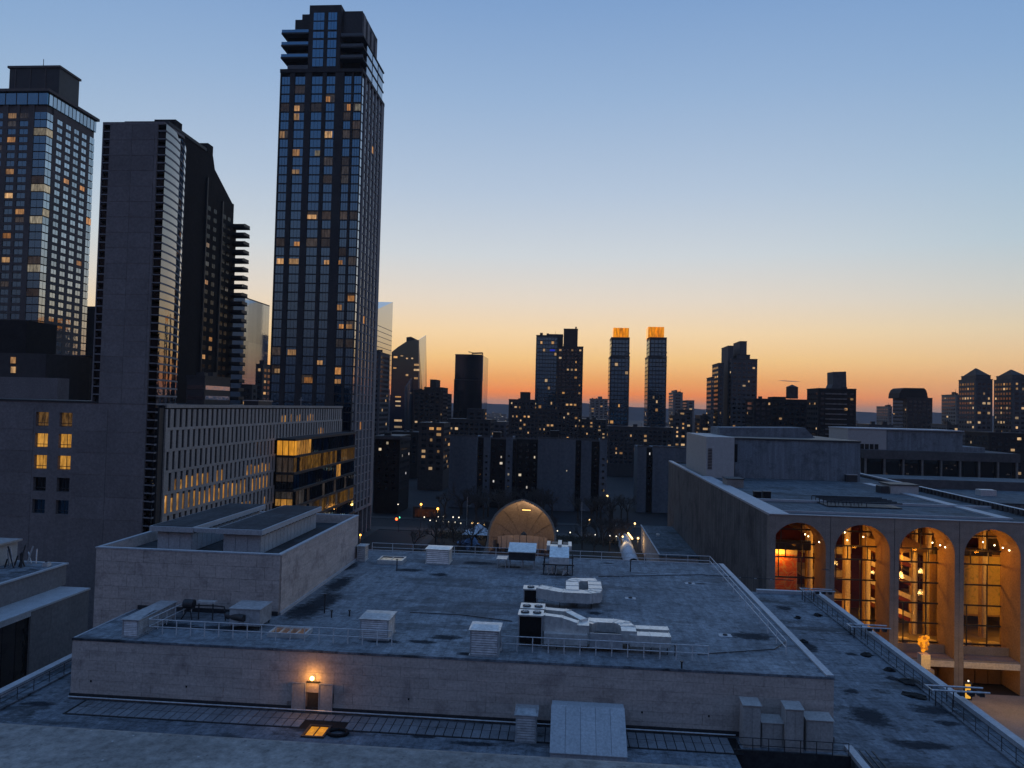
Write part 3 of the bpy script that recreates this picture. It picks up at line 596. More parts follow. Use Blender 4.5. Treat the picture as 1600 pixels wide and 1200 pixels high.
# small roof posts, drains, debris
for i, (px, py, h, lab) in enumerate(((507, 958, 1.7, 'thin dark vent pipe standing alone on the roof near the loft corner'), (518, 965, .6, 'short dark stub pipe between the tall vent pipe and the louvred vent'), (546, 963, .5, 'short dark stub pipe close behind the louvred vent'),
                                       (620, 892, 1.3, 'thin post under the corner of the white framed skylight'), (985, 893, 1.3, 'thin post near the rear railing right of the bandshell'), (1055, 1025, .8, 'low stub pipe at the right end of the front railing'), (1065, 1045, .5, 'tiny stub pipe on the front edge right of the ducts'))):
    p = aZ(px, py, Z2); t = thing('vent_pipe', lab, 'pipe', p, 'vent pipes on the theatre roof')
    MB().tube(p, p+Vector((0, 0, h)), .07, 7).build('pipe', M['dark_metal'], t); MB().tube(p+Vector((0, 0, h)), p+Vector((0, 0, h+.08)), .13, 7).build('cap', M['dark_metal'], t)
def clump(name, label, cat, p, r, h, mat, seed, group=None):
    rr = random.Random(seed); n = 11; prof = []
    mb = MB(); vs_ = []; P = Vector(p)
    for j, (k, z) in enumerate(((1, 0), (.92, .45), (.5, .9), (.05, 1))):
        for i in range(n): a = 2*math.pi*i/n; q = r*k*(.35+.9*rr.random()); vs_.append(P+Vector((q*math.cos(a)*1.1, q*math.sin(a), h*z*(.7+.5*rr.random()))))
    mb.add(vs_, [(j*n+i, j*n+(i+1) % n, (j+1)*n+(i+1) % n, (j+1)*n+i) for j in range(3) for i in range(n)])
    return tag(mb.build(name, mat, at=P), label, cat, group)
for i, (px, py, r_, lab) in enumerate(((1277, 962, .55, 'black heap of debris on the lower roof nearest the first arch'), (1246, 966, .4, 'small dark smudge of debris beside the roof coping'), (1354, 1024, .65, 'black heap of debris halfway along the lower roof railing'),
                                    (1391, 1048, .5, 'small black heap of debris by the lower railing post'), (1421, 1066, .95, 'wide black heap of debris against the lower roof railing'), (1430, 1088, .9, 'long dark heap trailing from the lower roof railing'), (1255, 1003, .45, 'small dark heap beside the right roof coping'))):
    clump('debris_pile', lab, 'debris', aZ(px, py, Z1), r_, .28, M['black'], i, 'dark debris on the lower roof')
rp = aZ(528, 1147, Z1); t = MB()
for i in range(18):
    a = 2*math.pi*i/18; b = 2*math.pi*(i+1)/18; t.tube(rp+Vector((.72*math.cos(a), .55*math.sin(a), .12)), rp+Vector((.72*math.cos(b), .55*math.sin(b), .12)), .13, 6)
tag(t.build('hose_coil', M['black'], at=rp), 'black coiled ring lying beside the glowing skylight', 'hose')
M['puddle'] = glass('standing_water', (.012, .013, .016), 1.33, .05, .0)
# sloping metal hatch, pit and cabinets
t = thing('sloping_hatch', 'large pale blue-grey sloping metal hatch beside the parapet', 'hatch', (2, 53.8, Z1))
MB().prism([(-.75, 52.4, Z1), (-.75, 52.4, Z1+.35), (-.75, 55.6, Z1+2.35), (-.75, 56.6, Z1+2.35), (-.75, 56.6, Z1)], (5.3, 0, 0)).build('casing', M['shed_metal'], t)
for i in range(5): MB().prism([(-.8+i*1.08, 52.3, Z1+.36), (-.8+i*1.08, 52.3, Z1+.42), (-.8+i*1.08, 55.6, Z1+2.44), (-.8+i*1.08, 55.6, Z1+2.38)], (1.055, 0, 0)).build('roof_panel', M['shed_metal'], t)
for nm, x0, x1, y0, h, lab in (('electrical_cabinet', 13.2, 14.45, 55.9, 3.0, 'tall pale cabinet at the left end of the row beside the dark pit'), ('electrical_cabinet', 14.6, 16.1, 56.1, 1.75, 'low pale cabinet between the two tall ones above the dark pit'),
                                ('electrical_cabinet', 16.15, 17.4, 55.6, 3.0, 'tall pale cabinet in the middle of the row above the dark pit'), ('electrical_cabinet', 17.7, 19.6, 55.9, 2.2, 'wide pale cabinet with a sloping lid at the right end of the row')):
    cabinet(nm, lab, x0, x1, y0, y0+1.15, Z1, h, M['beige_metal'], 'pale cabinets by the roof pit', slope=.12, cat='cabinet')
# light brackets reaching over the edge
def bracket(label, y, x0, x1, z, n=3):
    t = thing('floodlight_frame', label, 'bracket', (32.05, y, Z1), 'floodlight frames on the lower roof edge')
    for k in range(2):
        MB().tube((x0, y+k*1.1, z), (x1, y+k*1.1, z), .085, 6).build('beam', M['galv'], t)
        for x in (x0+.3, (x0+x1)/2-.6): MB().tube((x, y+k*1.1, Z1), (x, y+k*1.1, z), .05, 5).build('post', M['dark_metal'], t)
    MB().tube((x0, y-.2, z+.02), (x0, y+1.3, z+.02), .05, 5).build('crossbar', M['galv'], t)
    for k in range(n):
        x = x1-.5-k*.8; boxo('floodlight', M['dark_metal'], t, x-.2, x+.2, y+.2, y+.75, z-.45, z-.1)
    return t
bracket('floodlight frame jutting over the lower roof edge, in front of the golden sculpture', 66.0, 31.2, 35.9, Z1+1.3)
bracket('floodlight frame on the lower roof edge before the second arch', 84.5, 31.4, 35.6, Z1+1.2)
bracket('floodlight frame at the far corner of the lower roof before the first arch', 99.5, 30.8, 34.9, Z1+1.5)
M['glass_curve'] = glass('glass_curve', (.006, .008, .012), 2.8, .03, .3)
M['glass_dull'] = glass('glass_dull', (.006, .006, .008), 1.25, .2, .2)
# ================================================================== window helpers
WC = {}
def wmesh(w, h, face, mat, key, mull=0, th=.1):
    k = (round(w, 2), round(h, 2), face, mat.name, mull)
    if k not in WC:
        mb = MB(); d = th/2
        def b(u0, u1, z0, z1, t):
            if face == 'y': mb.box(u0, u1, -d-t, d, z0, z1)
            else: mb.box(-d, d+t, u0, u1, z0, z1)
        b(-w/2, w/2, -h/2, h/2, 0); mb.mi = 1
        for i in range(mull): u = -w/2+w*(i+1)/(mull+1); b(u-.04, u+.04, -h/2, h/2, .03)
        if mull: b(-w/2, w/2, -h/2, -h/2+.07, .03)
        WC[k] = mb.mesh(key, [mat, M['dark_frame']])
    return WC[k]
def window(parent, face, plane, u, z, w, h, mat, mull=0, name='window'):
    loc = (u, plane, z) if face == 'y' else (plane, u, z)
    return wput(wmesh(w, h, face, mat, name, mull), name, parent, loc)
def wbox(mb, face, plane, u0, u1, z0, z1, t=.08):
    if face == 'y': mb.box(u0, u1, plane-t, plane+.02, z0, z1)
    elif face == 'x': mb.box(plane-.02, plane+t, u0, u1, z0, z1)
    else: mb.box(plane-t, plane+.02, u0, u1, z0, z1)

# ================================================================== low stone building with dark glass, far left front
t = thing('stone_annexe', 'low stepped stone building with a dark glazed corner at the left edge', 'building', (-75, 85, 0))
boxo('core', M['dark_frame'], t, -110, -62.3, 40, 92.6, 0, 21)
panel_wall(t, 'side_wall', 'x', -62, 82.4, 92.9, 0, 21.1, 7, 3.5, M['dorm'], gap=.015)
boxo('roof_edge', M['coping'], t, -66, -61.85, 40, 93, 21.12, 21.35)
for k in range(14): boxo('glass_pane', M['glass_dark'], t, -62.25, -62.15, 53.9+k*2.04, 55.86+k*2.04, 0, 20.6)
boxo('lintel', M['coping'], t, -62.3, -61.9, 53, 82.35, 20.62, 21.1)
boxo('upper_wall', M['dorm'], t, -109, -66, 41, 94, 21.36, 24.0)
boxo('upper_coping', M['coping'], t, -109, -65.8, 41, 94.2, 24.01, 24.2)
boxo('upper_roof', M['membrane2'], t, -108.6, -66.3, 41.5, 93.6, 24.21, 24.24)
t = thing('roof_shed', 'small rooftop plant shed with dark door on the low stone building', 'shed', (-74, 92, 24.25))
boxo('wall', M['beige_metal'], t, -82, -72.5, 89.2, 93.4, 24.25, 27.0); boxo('roof', M['galv'], t, -82.4, -72, 88.8, 93.6, 27.01, 27.25); boxo('door', M['dark_metal'], t, -76.5, -75.2, 89.05, 89.19, 24.3, 26.4)
t = thing('pipe_cluster', 'tangle of pale and dark roof pipes beside the plant shed', 'pipework', (-70.5, 91, 24.25)); rr = random.Random(5); pm = MB(); pn = MB()
for k in range(14):
    x = rr.uniform(-71.8, -69.2); y = rr.uniform(90, 93); (pm if k % 3 else pn).tube((x, y, 24.25), (x+rr.uniform(-.7, .7), y+rr.uniform(-.5, .5), 24.3+rr.uniform(.6, 2.8)), .1, 5)
pm.build('dark_pipes', M['dark_metal'], t); pn.build('pale_pipes', M['galv'], t)
t = thing('roof_lamp', 'tiny white box fitting on the low stone roof edge', 'fitting', (-67, 91.5, 24.25)); boxo('box', M['white_metal'], t, -67.3, -66.6, 91.2, 91.9, 24.25, 24.75); boxo('stand', M['dark_metal'], t, -67.1, -66.9, 91.4, 91.6, 24.76, 24.9)

# ================================================================== concrete tower with curved striped glass side
FY = 125.0
xl, xa_, xb_, xr = [aY(p, 300, FY).x for p in (156.5, 168, 243, 256)]
zt = aY(200, 195, FY).z
dm = thing('striped_tower', 'dark blank concrete tower with curved striped glass flank', 'building', (-80, FY, 0))
boxo('core', M['black'], dm, xl+.25, xr-2.2, FY+.6, 134, 0, zt-.2)
nrow = int((zt-45)/2.78)
panel_wall(dm, 'front_wall', 'y', FY, xa_, xb_, 45.2, zt, nrow, 4.2, M['dorm'], 0, .05, .06)
boxo('edge_fin', M['dorm'], dm, xl-.05, xl+.12, FY+.02, FY+1.4, 45.5, zt)
boxo('roof_cap', M['dorm'], dm, xl, xr-.4, FY-.06, 132, zt+.002, zt+.5)
for i in range(int(zt/1.43)):
    z = 1.0+i*1.43
    if z > 45.5: wput(cbox(xa_-xl-.06, 1.2, .2, M['dorm_slab'], 'slab'), 'slab', dm, ((xl+xa_)/2, FY+.66, z))
    wput(cbox(xr-xb_-.06, 1.2, .2, M['dorm_slab'], 'slab'), 'slab', dm, ((xb_+xr)/2, FY+.62, z))
for i in range(int(zt/2.86)):
    z = 1.0+i*2.86+.72
    if z > 46: wput(cbox(xa_-xl-.1, .1, 2.3, M['glass_dull'], 'window'), 'window', dm, ((xl+xa_)/2, FY+.3, z))
    wput(cbox(xr-xb_-.1, .1, 2.3, M['glass_dull'], 'window'), 'window', dm, ((xb_+xr)/2, FY+.3, z))
cps = [(xr, FY), (xr-.1, 127), (xr-.35, 129), (xr-.75, 131), (xr-1.3, 133), (xr-2.0, 135), (xr-2.85, 137), (xr-3.85, 139), (xr-5.0, 141), (xr-6.4, 143), (xr-8.2, 145), (xr-10.6, 147), (xr-13.5, 148.6)]
def curve(z0, z1, d, mat, name):
    mb = MB(); vs_ = []
    for i, (x, y) in enumerate(cps):
        x0, y0 = cps[max(0, i-1)]; x1, y1 = cps[min(len(cps)-1, i+1)]; n = Vector((y1-y0, -(x1-x0))).normalized()
        for z in (z0, z1): vs_.append((x+n.x*d, y+n.y*d, z))
    n = len(cps); mb.add(vs_, [(2*i, 2*i+2, 2*i+3, 2*i+1) for i in range(n-1)], True)
    vb = [(x-.5, y, z) for x, y in cps for z in (z0, z1)]
    mb.add(vs_+vb, [(2*i+1, 2*i+3, 2*n+2*i+3, 2*n+2*i+1) for i in range(n-1)] + [(2*i, 2*n+2*i, 2*n+2*i+2, 2*i+2) for i in range(n-1)])
    return mb.mesh(name, mat, (xr, FY, z0))
gm = curve(0, 1.12, 0, M['glass_curve'], 'glass_band'); sm_ = curve(0, .3, .06, M['dorm_slab'], 'spandrel')
for i in range(int(zt/1.43)):
    z = .8+i*1.43
    wput(sm_, 'spandrel', dm, (xr, FY, z)); wput(gm, 'glass_band', dm, (xr, FY, z+.303))
# low wing of the tower, with ten windows
wz = [42.1, 38.3, 34.45, 30.55, 26.6]; wx = [aY(x, 700, FY).x for x in (64, 101)]
holes = [(x-1.25, x+1.25, z-1.35, z+1.35) for x in wx for z in wz]
boxo('wing_core', M['black'], dm, -125, xa_-.02, FY+1.0, 150, 0, 44.8)
wing = MB(); us = [-122, wx[0]-1.2, wx[0]+1.2, wx[1]-1.2, wx[1]+1.2, xb_]
for a, b in ((us[0], us[1]), (us[2], us[3]), (us[4], us[5])): wing.box(a, b, FY+.0, FY+1.0, 0, 45.18)
for a, b in ((us[1], us[2]), (us[3], us[4])):
    e = [0] + [v for z in reversed(wz) for v in (z-1.25, z+1.25)] + [45.18]
    for k in range(0, len(e), 2): wing.box(a+.001, b-.001, FY+.0, FY+1.0, e[k], e[k+1])
wg = wing.build('wing_wall', M['dorm'], dm)
zz_ = [0] + [z-1.9 for z in reversed(wz)] + [44.0]
for r in range(len(zz_)-1):
    for a, b in ((-122, us[1]-.35), (us[4]+.35, us[4]+6.6), (us[4]+6.6, xb_)):
        wput(cbox(b-a-.06, .06, zz_[r+1]-zz_[r]-.06, M['dorm'], 'stone_panel'), 'stone_panel', wg, ((a+b)/2, FY-.03, (zz_[r]+zz_[r+1])/2))
boxo('wing_coping', M['dark_frame'], dm, -122, xa_, FY-.12, 150, 45.2, 45.5)
M['office_gold'] = lit('office_gold', (1, .46, .07), (1, .5, .1), .55, .8, 1.3, .6)
M['office_dim'] = lit('office_dim', (.9, .45, .12), (.8, .42, .14), .1, .22, 1.3, .85)
for x in wx:
    for k, z in enumerate(wz):
        mt = (M['office_dim'], M['office_gold'], M['office_gold'], M['glass_dark'], M['glass_blue'])[k]
        w = window(dm, 'y', FY+.75, x, z, 2.38, 2.46, mt, 1)
        boxo('sill', M['dark_frame'], w, x-1.19, x+1.19, FY+.55, FY+.69, z-.72, z-.62)

# ================================================================== panelled block with staggered slit windows
LXp = -72.0
lw = thing('panelled_block', 'long pale block with staggered slit windows, some glowing gold', 'building', (-80, 180, 0))
boxo('core', M['black'], lw, -110, LXp-.35, 127.5, 231, 0, 44.6)
boxo('end_wall', M['dark_frame'], lw, -73.6, LXp-.3, 125.9, 127.4, 0, 44.6)
boxo('roof', M['dark_frame'], lw, -110, LXp-.2, 127.4, 231.2, 44.6, 45.0)
boxo('roof_coping', M['law'], lw, LXp-.5, LXp+.12, 127.6, 231.2, 44.62, 45.25)
ftop = [44.4-3.86*i for i in range(8)]
rl = random.Random(11)
for r, z1 in enumerate(ftop):
    z0 = z1-3.35; yend = 231 if r < 2 else 178.0; st = 2.04; y = 128.2 + (st/2 if r % 2 else 0)
    boxo('spandrel', M['law'], lw, LXp-.3, LXp+.02, 127.6, yend, z0-.49, z0)
    k = 0
    boxo('facade_panel', M['law'], lw, LXp-.3, LXp, 127.6, y, z0+.002, z1)
    while y+st < yend+.5:
        ye = min(y+st, yend)
        wput(cbox(.3, 1.16, z1-z0-.004, M['law'], 'facade_panel'), 'facade_panel', lw, (LXp-.15+rl.uniform(-.02, .03), min(y+.85+.58, yend-.58), (z0+z1)/2))
        zc = (z0+z1)/2; litp = r in (3, 4) and rl.random() < .86 and not (r == 3 and 150 < y < 158) or (r == 5 and rl.random() < .5) or (r == 0 and 180 < y < 205 and rl.random() < .6) or (r == 1 and 207 < y < 213)
        if litp:
            h = (2.1 if r == 3 else 2.9) if r in (3, 4) else 1.7
            h *= .8+.3*rl.random(); h = round(min(h, 3.2), 1)
            window(lw, 'x', LXp-.22, y+.42, z0+h/2+.02, .84, h, M['win_gold'], 0); window(lw, 'x', LXp-.22, y+.42, (z0+h+z1)/2+.03, .84, round(z1-z0-h-.04, 1), M['glass_dark'], 0)
        else: window(lw, 'x', LXp-.22, y+.42, zc, .84, z1-z0-.04, M['glass_dark'], 0)
        y += st; k += 1
# glazed bay
M['bay_gold'] = lit('bay_gold', (1, .45, .06), (.9, .45, .08), .02, .16, 1.6, .95)
BX, BY0, BY1 = -67.3, 178.2, 231.0
bz = [36.9, 32.75, 28.55, 24.35, 20.2, 16.0, 11.8]
boxo('bay_core', M['black'], lw, LXp, BX-.25, BY0+.25, BY1, 8, 36.7)
for i, z in enumerate(bz): boxo('bay_slab', M['dark_frame'], lw, LXp+.15, BX+.35, BY0-.35, BY1+.1, z-.3, z+.25)
for i in range(len(bz)-1):
    z1, z0 = bz[i]-.32, bz[i+1]+.27; zc = (z0+z1)/2; h = z1-z0-.02
    for k in range(3):
        mt = (M['win_amber'], M['win_dim'], M['win_dim'], M['glass_dark'], M['glass_dark'], M['glass_dark'])[i]
        x = LXp+.9+k*1.5
        if i in (2, 3):
            window(lw, 'y', BY0+.15, x, z0+h*.25, 1.26, h*.46, M['glass_dark'] if i == 2 else M['win_gold'], 0, 'bay_pane'); window(lw, 'y', BY0+.15, x, z0+h*.76, 1.26, h*.46, M['win_dim'], 0, 'bay_pane')
        else: window(lw, 'y', BY0+.15, x, zc, 1.26, h, mt, 0, 'bay_pane')
    for k in range(26):
        y = BY0+1.3+k*2.0; u = rl.random()
        mt = M['glass_blue'] if u < .5 else M['glass_dark']
        if i == 0 and k < 6: mt = M['win_gold'] if k else M['win_amber']
        if i == 1 and u < .9: mt = M['bay_gold']
        if i == 2 and k in (17, 18): mt = M['win_gold']
        if i in (3, 4) and u < .45: mt = M['win_dim']
        if i == 4 and u > .5: mt = M['bay_gold']
        window(lw, 'x', BX-.15, y, zc, 1.55, h, mt, 0, 'bay_pane')
t = thing('roof_mast', 'short pale mast on the roof of the panelled block', 'mast', (-76, 205, 45)); MB().tube((-76, 205, 45), (-76, 205, 47.6), .08, 5).build('pole', M['galv'], t); MB().tube((-76.6, 205, 46.8), (-75.4, 205, 46.8), .06, 5).build('arm', M['galv'], t)
t = thing('roof_rail_unit', 'low plant box on the roof of the panelled block, behind its coping', 'plant unit', (-84, 195, 45)); boxo('casing', M['dark_metal'], t, -86, -82, 190, 199, 45, 46.2); boxo('lid', M['galv'], t, -86.2, -81.8, 189.8, 199.2, 46.21, 46.4)

# ================================================================== tall apartment tower
JY, JX0, JX1, JY1 = 241.0, -100.3, -71.9, 270.0
jt = thing('tall_apartment_tower', 'tallest tower of the view, blue glass columns between stone piers', 'building', (-86, 255, 0))
boxo('core', M['black'], jt, JX0+.3, JX1-.35, JY+.35, JY1-.2, 10, 157.8)
cols = [(-99.9, -96.9), (-95.2, -91.6), (-89.4, -85.6), (-84.3, -81.2), (-78.1, -75.6), (-74.8, -72.2)]
FL = 3.07; nf = 47; zb = 12.4
prev = JX0
for a, b in cols + [(JX1, JX1)]:
    if a-prev > .1: boxo('pier', M['tower_pier'], jt, prev+.01, a-.01, JY-.25, JY+.34, 10, 157.8)
    prev = b
jl = {}
for c, y in ((3, 160), (4, 161), (5, 161), (5, 176), (1, 173), (1, 187), (3, 215), (0, 214), (1, 235), (2, 236), (1, 269), (2, 340), (1, 382), (0, 411), (1, 411), (3, 413), (4, 413), (1, 471), (4, 474), (5, 461), (4, 502), (5, 502), (3, 569), (2, 596), (4, 597), (0, 585), (1, 550), (4, 585)):
    jl[(c, round((aY(500, y, JY).z-zb)/FL-.5))] = 'win_warm'
for c, y in ((0, 117), (1, 117), (1, 143), (2, 172), (0, 173), (0, 187), (0, 236), (4, 175), (4, 188), (4, 204), (5, 190), (5, 204), (3, 256), (4, 254), (4, 270), (4, 284), (5, 284), (4, 340), (5, 340), (2, 382), (0, 382), (2, 398), (4, 399), (5, 414), (5, 540), (4, 537), (0, 550), (3, 284), (3, 340), (3, 370), (3, 384)):
    jl.setdefault((c, round((aY(500, y, JY).z-zb)/FL-.5)), 'win_dim')
for f in range(nf):
    z = zb+FL*(f+.5)
    if z > 157: break
    boxo('floor_band', M['dark_frame'], jt, JX0+.2, JX1-.1, JY-.1, JY+.2, z-FL/2-.16, z-FL/2+.16)
    for c, (a, b) in enumerate(cols):
        kd = jl.get((c, f)); w_ = b-a-.06; u = rl.random()
        if kd is None or u < .12: window(jt, 'y', JY+.2, (a+b)/2, z, w_, 2.7, M['glass_blue'], 2)
        elif kd == 'win_dim': window(jt, 'y', JY+.2, (a+b)/2, z, w_, 2.7, M['win_dim'], 2)
        else:                                     # lit room behind part of the glass, blinds or dark glass over the rest
            lw_ = round(w_*(.45+.5*rl.random()), 1); hh = rl.choice((1.5, 1.9, 2.3)); sgn = rl.choice((-1, 1)); uc = (a+b)/2+sgn*(w_-lw_)/2
            window(jt, 'y', JY+.2, uc, z-(2.7-hh)/2+.1, lw_, hh, M[rl.choice(('win_warm', 'win_warm', 'win_white'))], 1); window(jt, 'y', JY+.23, (a+b)/2, z, w_, 2.7, M[rl.choice(('glass_blue', 'win_dim'))], 2)
sw = MB(); sl = MB()
ncol = [(241.4, 244.3), (246.3, 248.9), (250.6, 253.2), (255.0, 257.6), (259.4, 262.0), (263.8, 266.4)]
for f in range(nf):
    z = zb+FL*(f+.5)
    if z > 157: break
    for c, (a, b) in enumerate(ncol):
        wbox(sl if rl.random() < .02 else sw, 'x', JX1-.3, a, b, z-1.3, z+1.3)
    boxo('side_band', M['tower_frame'], jt, JX1-.34, JX1+.02, 244.6, JY1, z-FL/2-.2, z-FL/2+.2)
sw.build('side_windows', M['glass_bright'], jt, 'stuff'); sl.build('lit_side_windows', M['win_warm'], jt, 'stuff')
prev = 244.5
for a, b in ncol[1:] + [(JY1, JY1)]: boxo('side_pier', M['tower_frame'], jt, JX1-.34, JX1+.12, prev, a-.02, 10, 157.8); prev = b+.02
boxo('main_cornice', M['tower_pier'], jt, JX0-.1, JX1+.2, JY-.4, JY1, 157.8, 159.0)
boxo('centre_top', M['tower_pier'], jt, -90.9, -79.9, JY-.1, 264, 159.0, 181.0)
boxo('centre_top_step', M['tower_pier'], jt, -79.9, -73.0, JY+1.5, 262, 170.6, 179.6)
for a, b in cols[2:4]:
    for k in range(6): window(jt, 'y', JY-.15, (a+b)/2, 161.2+k*3.15, b-a-.1, 2.8 if k != 3 else 2.2, M['glass_blue'], 2)
boxo('metal_screen', M['dark_metal'], jt, -79.2, -72.8, JY+1.2, JY+1.45, 171.5, 179)
for k in range(4): boxo('side_fin', M['tower_frame'], jt, -72.99, -72.6, JY+2+k*5, JY+4.6+k*5, 170.7, 179.0-k*.6)
boxo('terrace_core', M['black'], jt, -79.8, -73.6, JY+3, 268, 159.0, 170.0)
for z in (162.6, 166.4, 170.0): sl_ = boxo('terrace_slab', M['tower_pier'], jt, -79.85, JX1+.1, JY-.2, 268.5, z-.25, z+.25); boxo('balustrade', M['glass_dark'], sl_, -79.7, JX1, JY-.15, JY-.1, z+.27, z+1.2)
for k in range(3): boxo('side_bay', M['glass_bright'], jt, JX1-.6, JX1-.1, 246+k*7.5, 252.5+k*7.5, 159.2, 169.4-k*.1)
boxo('left_core', M['glass_dark'], jt, -98.9, -91.0, JY+2.2, 262, 159.0, 171.0)
for z in (163.0, 167.2, 171.4): sl_ = boxo('terrace_slab', M['tower_pier'], jt, JX0-.1, -90.95, JY-.3, 262.5, z-.3, z+.25); boxo('balustrade', M['glass_blue'], sl_, JX0, -91, JY-.22, JY-.16, z+.27, z+1.25)
boxo('top_box', M['tower_pier'], jt, -96.6, -91.0, JY+2, 258, 171.9, 177.2); boxo('top_box', M['tower_pier'], jt, -94.6, -91.0, JY+3, 256, 177.2, 179.6)
boxo('arcade_core', M['black'], jt, JX0+2, JX1-3, JY+2, JY1-1, 0, 9.9); boxo('arcade_beam', M['tower_frame'], jt, JX1-1.2, JX1+.15, JY-.2, JY1, 9.0, 10.0)
for y in (241, 246.5, 252, 257.5, 263, 268.6): boxo('arcade_column', M['tower_frame'], jt, JX1-1.1, JX1, y, y+1.1, 0, 9.0)
for x in (-99, -92, -85, -78): boxo('arcade_column', M['tower_frame'], jt, x, x+1.2, JY, JY+1, 0, 9.9)

# ================================================================== hotel tower at far left
KY = 250.0; kx = aY(68, 300, KY).x; KY1 = KY+27.2
kz = aY(60, 140, KY).z; kt = thing('hotel_tower', 'stone tower with small square windows and a glass corner at the left edge', 'building', (kx-20, KY+10, 0))
boxo('core', M['hotel_stone'], kt, kx-60, kx-.4, KY+.4, KY1-.3, 0, kz-5.5)
X = lambda p: aY(p, 300, KY).x
fc = [(X(-13), X(-1)), (X(7), X(20)), (X(25), X(39)), (X(48), kx-.25)]
KF = 2.92; kn = int((kz-9-40)/KF)
ledges = [kx-60]
pp = kx-60
for a, b in fc: boxo('pier', M['hotel_stone'], kt, pp, a, KY-.02, KY+.38, 30, kz-5.5); pp = b
rk = random.Random(4)
litk = {(1, 0), (1, 3), (3, 2), (1, 7), (1, 10), (2, 12), (3, 13), (1, 15), (1, 18), (3, 19), (3, 9)}
for f in range(kn):
    z = kz-9.5-KF*f
    boxo('floor_band', M['hotel_stone'], kt, kx-60, fc[3][0]-.01, KY-.0, KY+.36, z-1.9, z-1.0)
    for c, (a, b) in enumerate(fc):
        m_ = 'win_warm' if (c, f) in litk else ('win_dim' if rk.random() < .12 else 'glass_blue')
        if c == 3: window(kt, 'y', KY+.2, (a+b)/2, z, b-a-.04, 2.6, M['win_white'] if (c, f) in litk else M[m_], 1)
        else: window(kt, 'y', KY+.25, (a+b)/2, z, b-a-.04, 1.9, M[m_], 1)
sc_ = [(KY+.3, KY+3.4), (KY+5.6, KY+8.4), (KY+10.3, KY+13.1), (KY+14.9, KY+17.7), (KY+19.4, KY+22.2), (KY+24.0, KY1-.3)]
for f in range(kn):
    z = kz-9.5-KF*f
    for c, (a, b) in enumerate(sc_):
        if c in (1, 2, 3, 4) and f == 0 and 0: continue
        m_ = M['win_warm'] if rk.random() < .02 else (M['win_white'] if (c, f) in ((0, 2), (0, 9), (0, 12)) else M['glass_bright'])
        window(kt, 'x', kx-.15, (a+b)/2, z, b-a, 2.55 if c in (0, 5) else 1.75, m_, 1)
pp = sc_[0][1]
for a, b in sc_[1:]: boxo('side_pier', M['hotel_stone'], kt, kx-.4, kx, pp+.02, a-.02, 30, kz-5.6); pp = b
for f in range(kn+1):
    z = kz-9.5-KF*f+KF/2
    boxo('side_band', M['hotel_stone'], kt, kx-.4, kx-.02, sc_[1][0]-.02, sc_[4][1]+.02, z-.58, z+.58)
boxo('top_band', M['hotel_stone'], kt, kx-.39, kx-.01, sc_[1][0], sc_[4][1], kz-8.4, kz-5.6)
boxo('crown_glass', M['glass_blue'], kt, kx-58, kx+.2, KY-.3, KY1, kz-5.5, kz-1.0)
for k in range(13): boxo('crown_pane', M['glass_bright'], kt, kx+.2, kx+.3, KY+.46+k*2.1, KY+2.38+k*2.1 if k < 12 else KY1-.1, kz-5.4, kz-1.1)
for k in range(14): boxo('crown_mullion', M['dark_frame'], kt, kx-58+k*4.2, kx-57.8+k*4.2, KY-.42, KY-.3, kz-5.5, kz-1.0)
for k in range(13): boxo('crown_mullion', M['dark_frame'], kt, kx+.3, kx+.4, KY+.3+k*2.1, KY+.45+k*2.1, kz-5.5, kz-1.0)
boxo('roof_slab', M['hotel_stone'], kt, kx-60, kx+1.2, KY-1.2, KY1+.6, kz-1.0, kz)
px_ = aY(94.5, 102, 260.8); pl_ = aY(12, 103, 260.8).x
boxo('penthouse', M['dark_frame'], kt, pl_+.6, px_.x-.5, 261.2, 272.4, kz, px_.z-.8); boxo('penthouse_cap', M['hotel_stone'], kt, pl_, px_.x, 260.7, 272.9, px_.z-.8, px_.z)
for k in range(3): boxo('penthouse_rib', M['hotel_stone'], kt, pl_+3+k*6, pl_+3.3+k*6, 261.0, 261.19, kz, px_.z-.85)
t = thing('mast', 'thin antenna mast on the penthouse of the leftmost tower', 'mast', (kx-13, KY+14, kz+11)); MB().tube((kx-13, KY+14, kz+11), (kx-13, KY+14, kz+18), .12, 5).build('pole', M['dark_metal'], t); MB().tube((kx-13, KY+14, kz+11), (kx-13, KY+14, kz+12), .3, 6).build('foot', M['dark_metal'], t)
# dark low blocks before it
t = thing('dark_block', 'dark low block with two lit windows beneath the leftmost tower', 'building', (-170, 205, 0))
boxo('wall', M['dark_frame'], t, -210, aY(70, 600, 205).x, 205, 225, 0, aY(40, 552, 205).z); boxo('rear_wall', M['brown'], t, -215, aY(38, 600, 226).x, 226, 240, 0, aY(20, 500, 226).z)
for y in (563, 578): window(t, 'y', 204.9, aY(21, y, 205).x, aY(21, y, 205).z, 1.5, 1.9, M['win_warm'], 1)
boxo('terrace', M['dorm'], t, -210, aY(90, 600, 200).x, 200, 204.9, 0, aY(60, 590, 200).z)
t = thing('grey_block', 'pale stone lower block at the foot of the leftmost tower', 'building', (-165, 232, 0)); x0, x1 = aY(70, 600, 232).x, aY(131, 600, 232).x
boxo('wall', M['hotel_stone'], t, x0, x1, 232, 249, 0, aY(100, 556, 232).z); boxo('coping', M['hotel_stone'], t, x0-.3, x1+.3, 231.7, 249.2, aY(100, 556, 232).z+.01, aY(100, 554, 232).z)
for c, px in enumerate((99, 112, 125)):
    for k, py in enumerate((565, 579, 592, 606, 618)): p = aY(px, py, 232); window(t, 'y', 231.95, p.x, p.z, 1.7, 1.8, M['win_warm'] if (c, k) in ((1, 2), (1, 4)) else M['glass_dark'], 1)
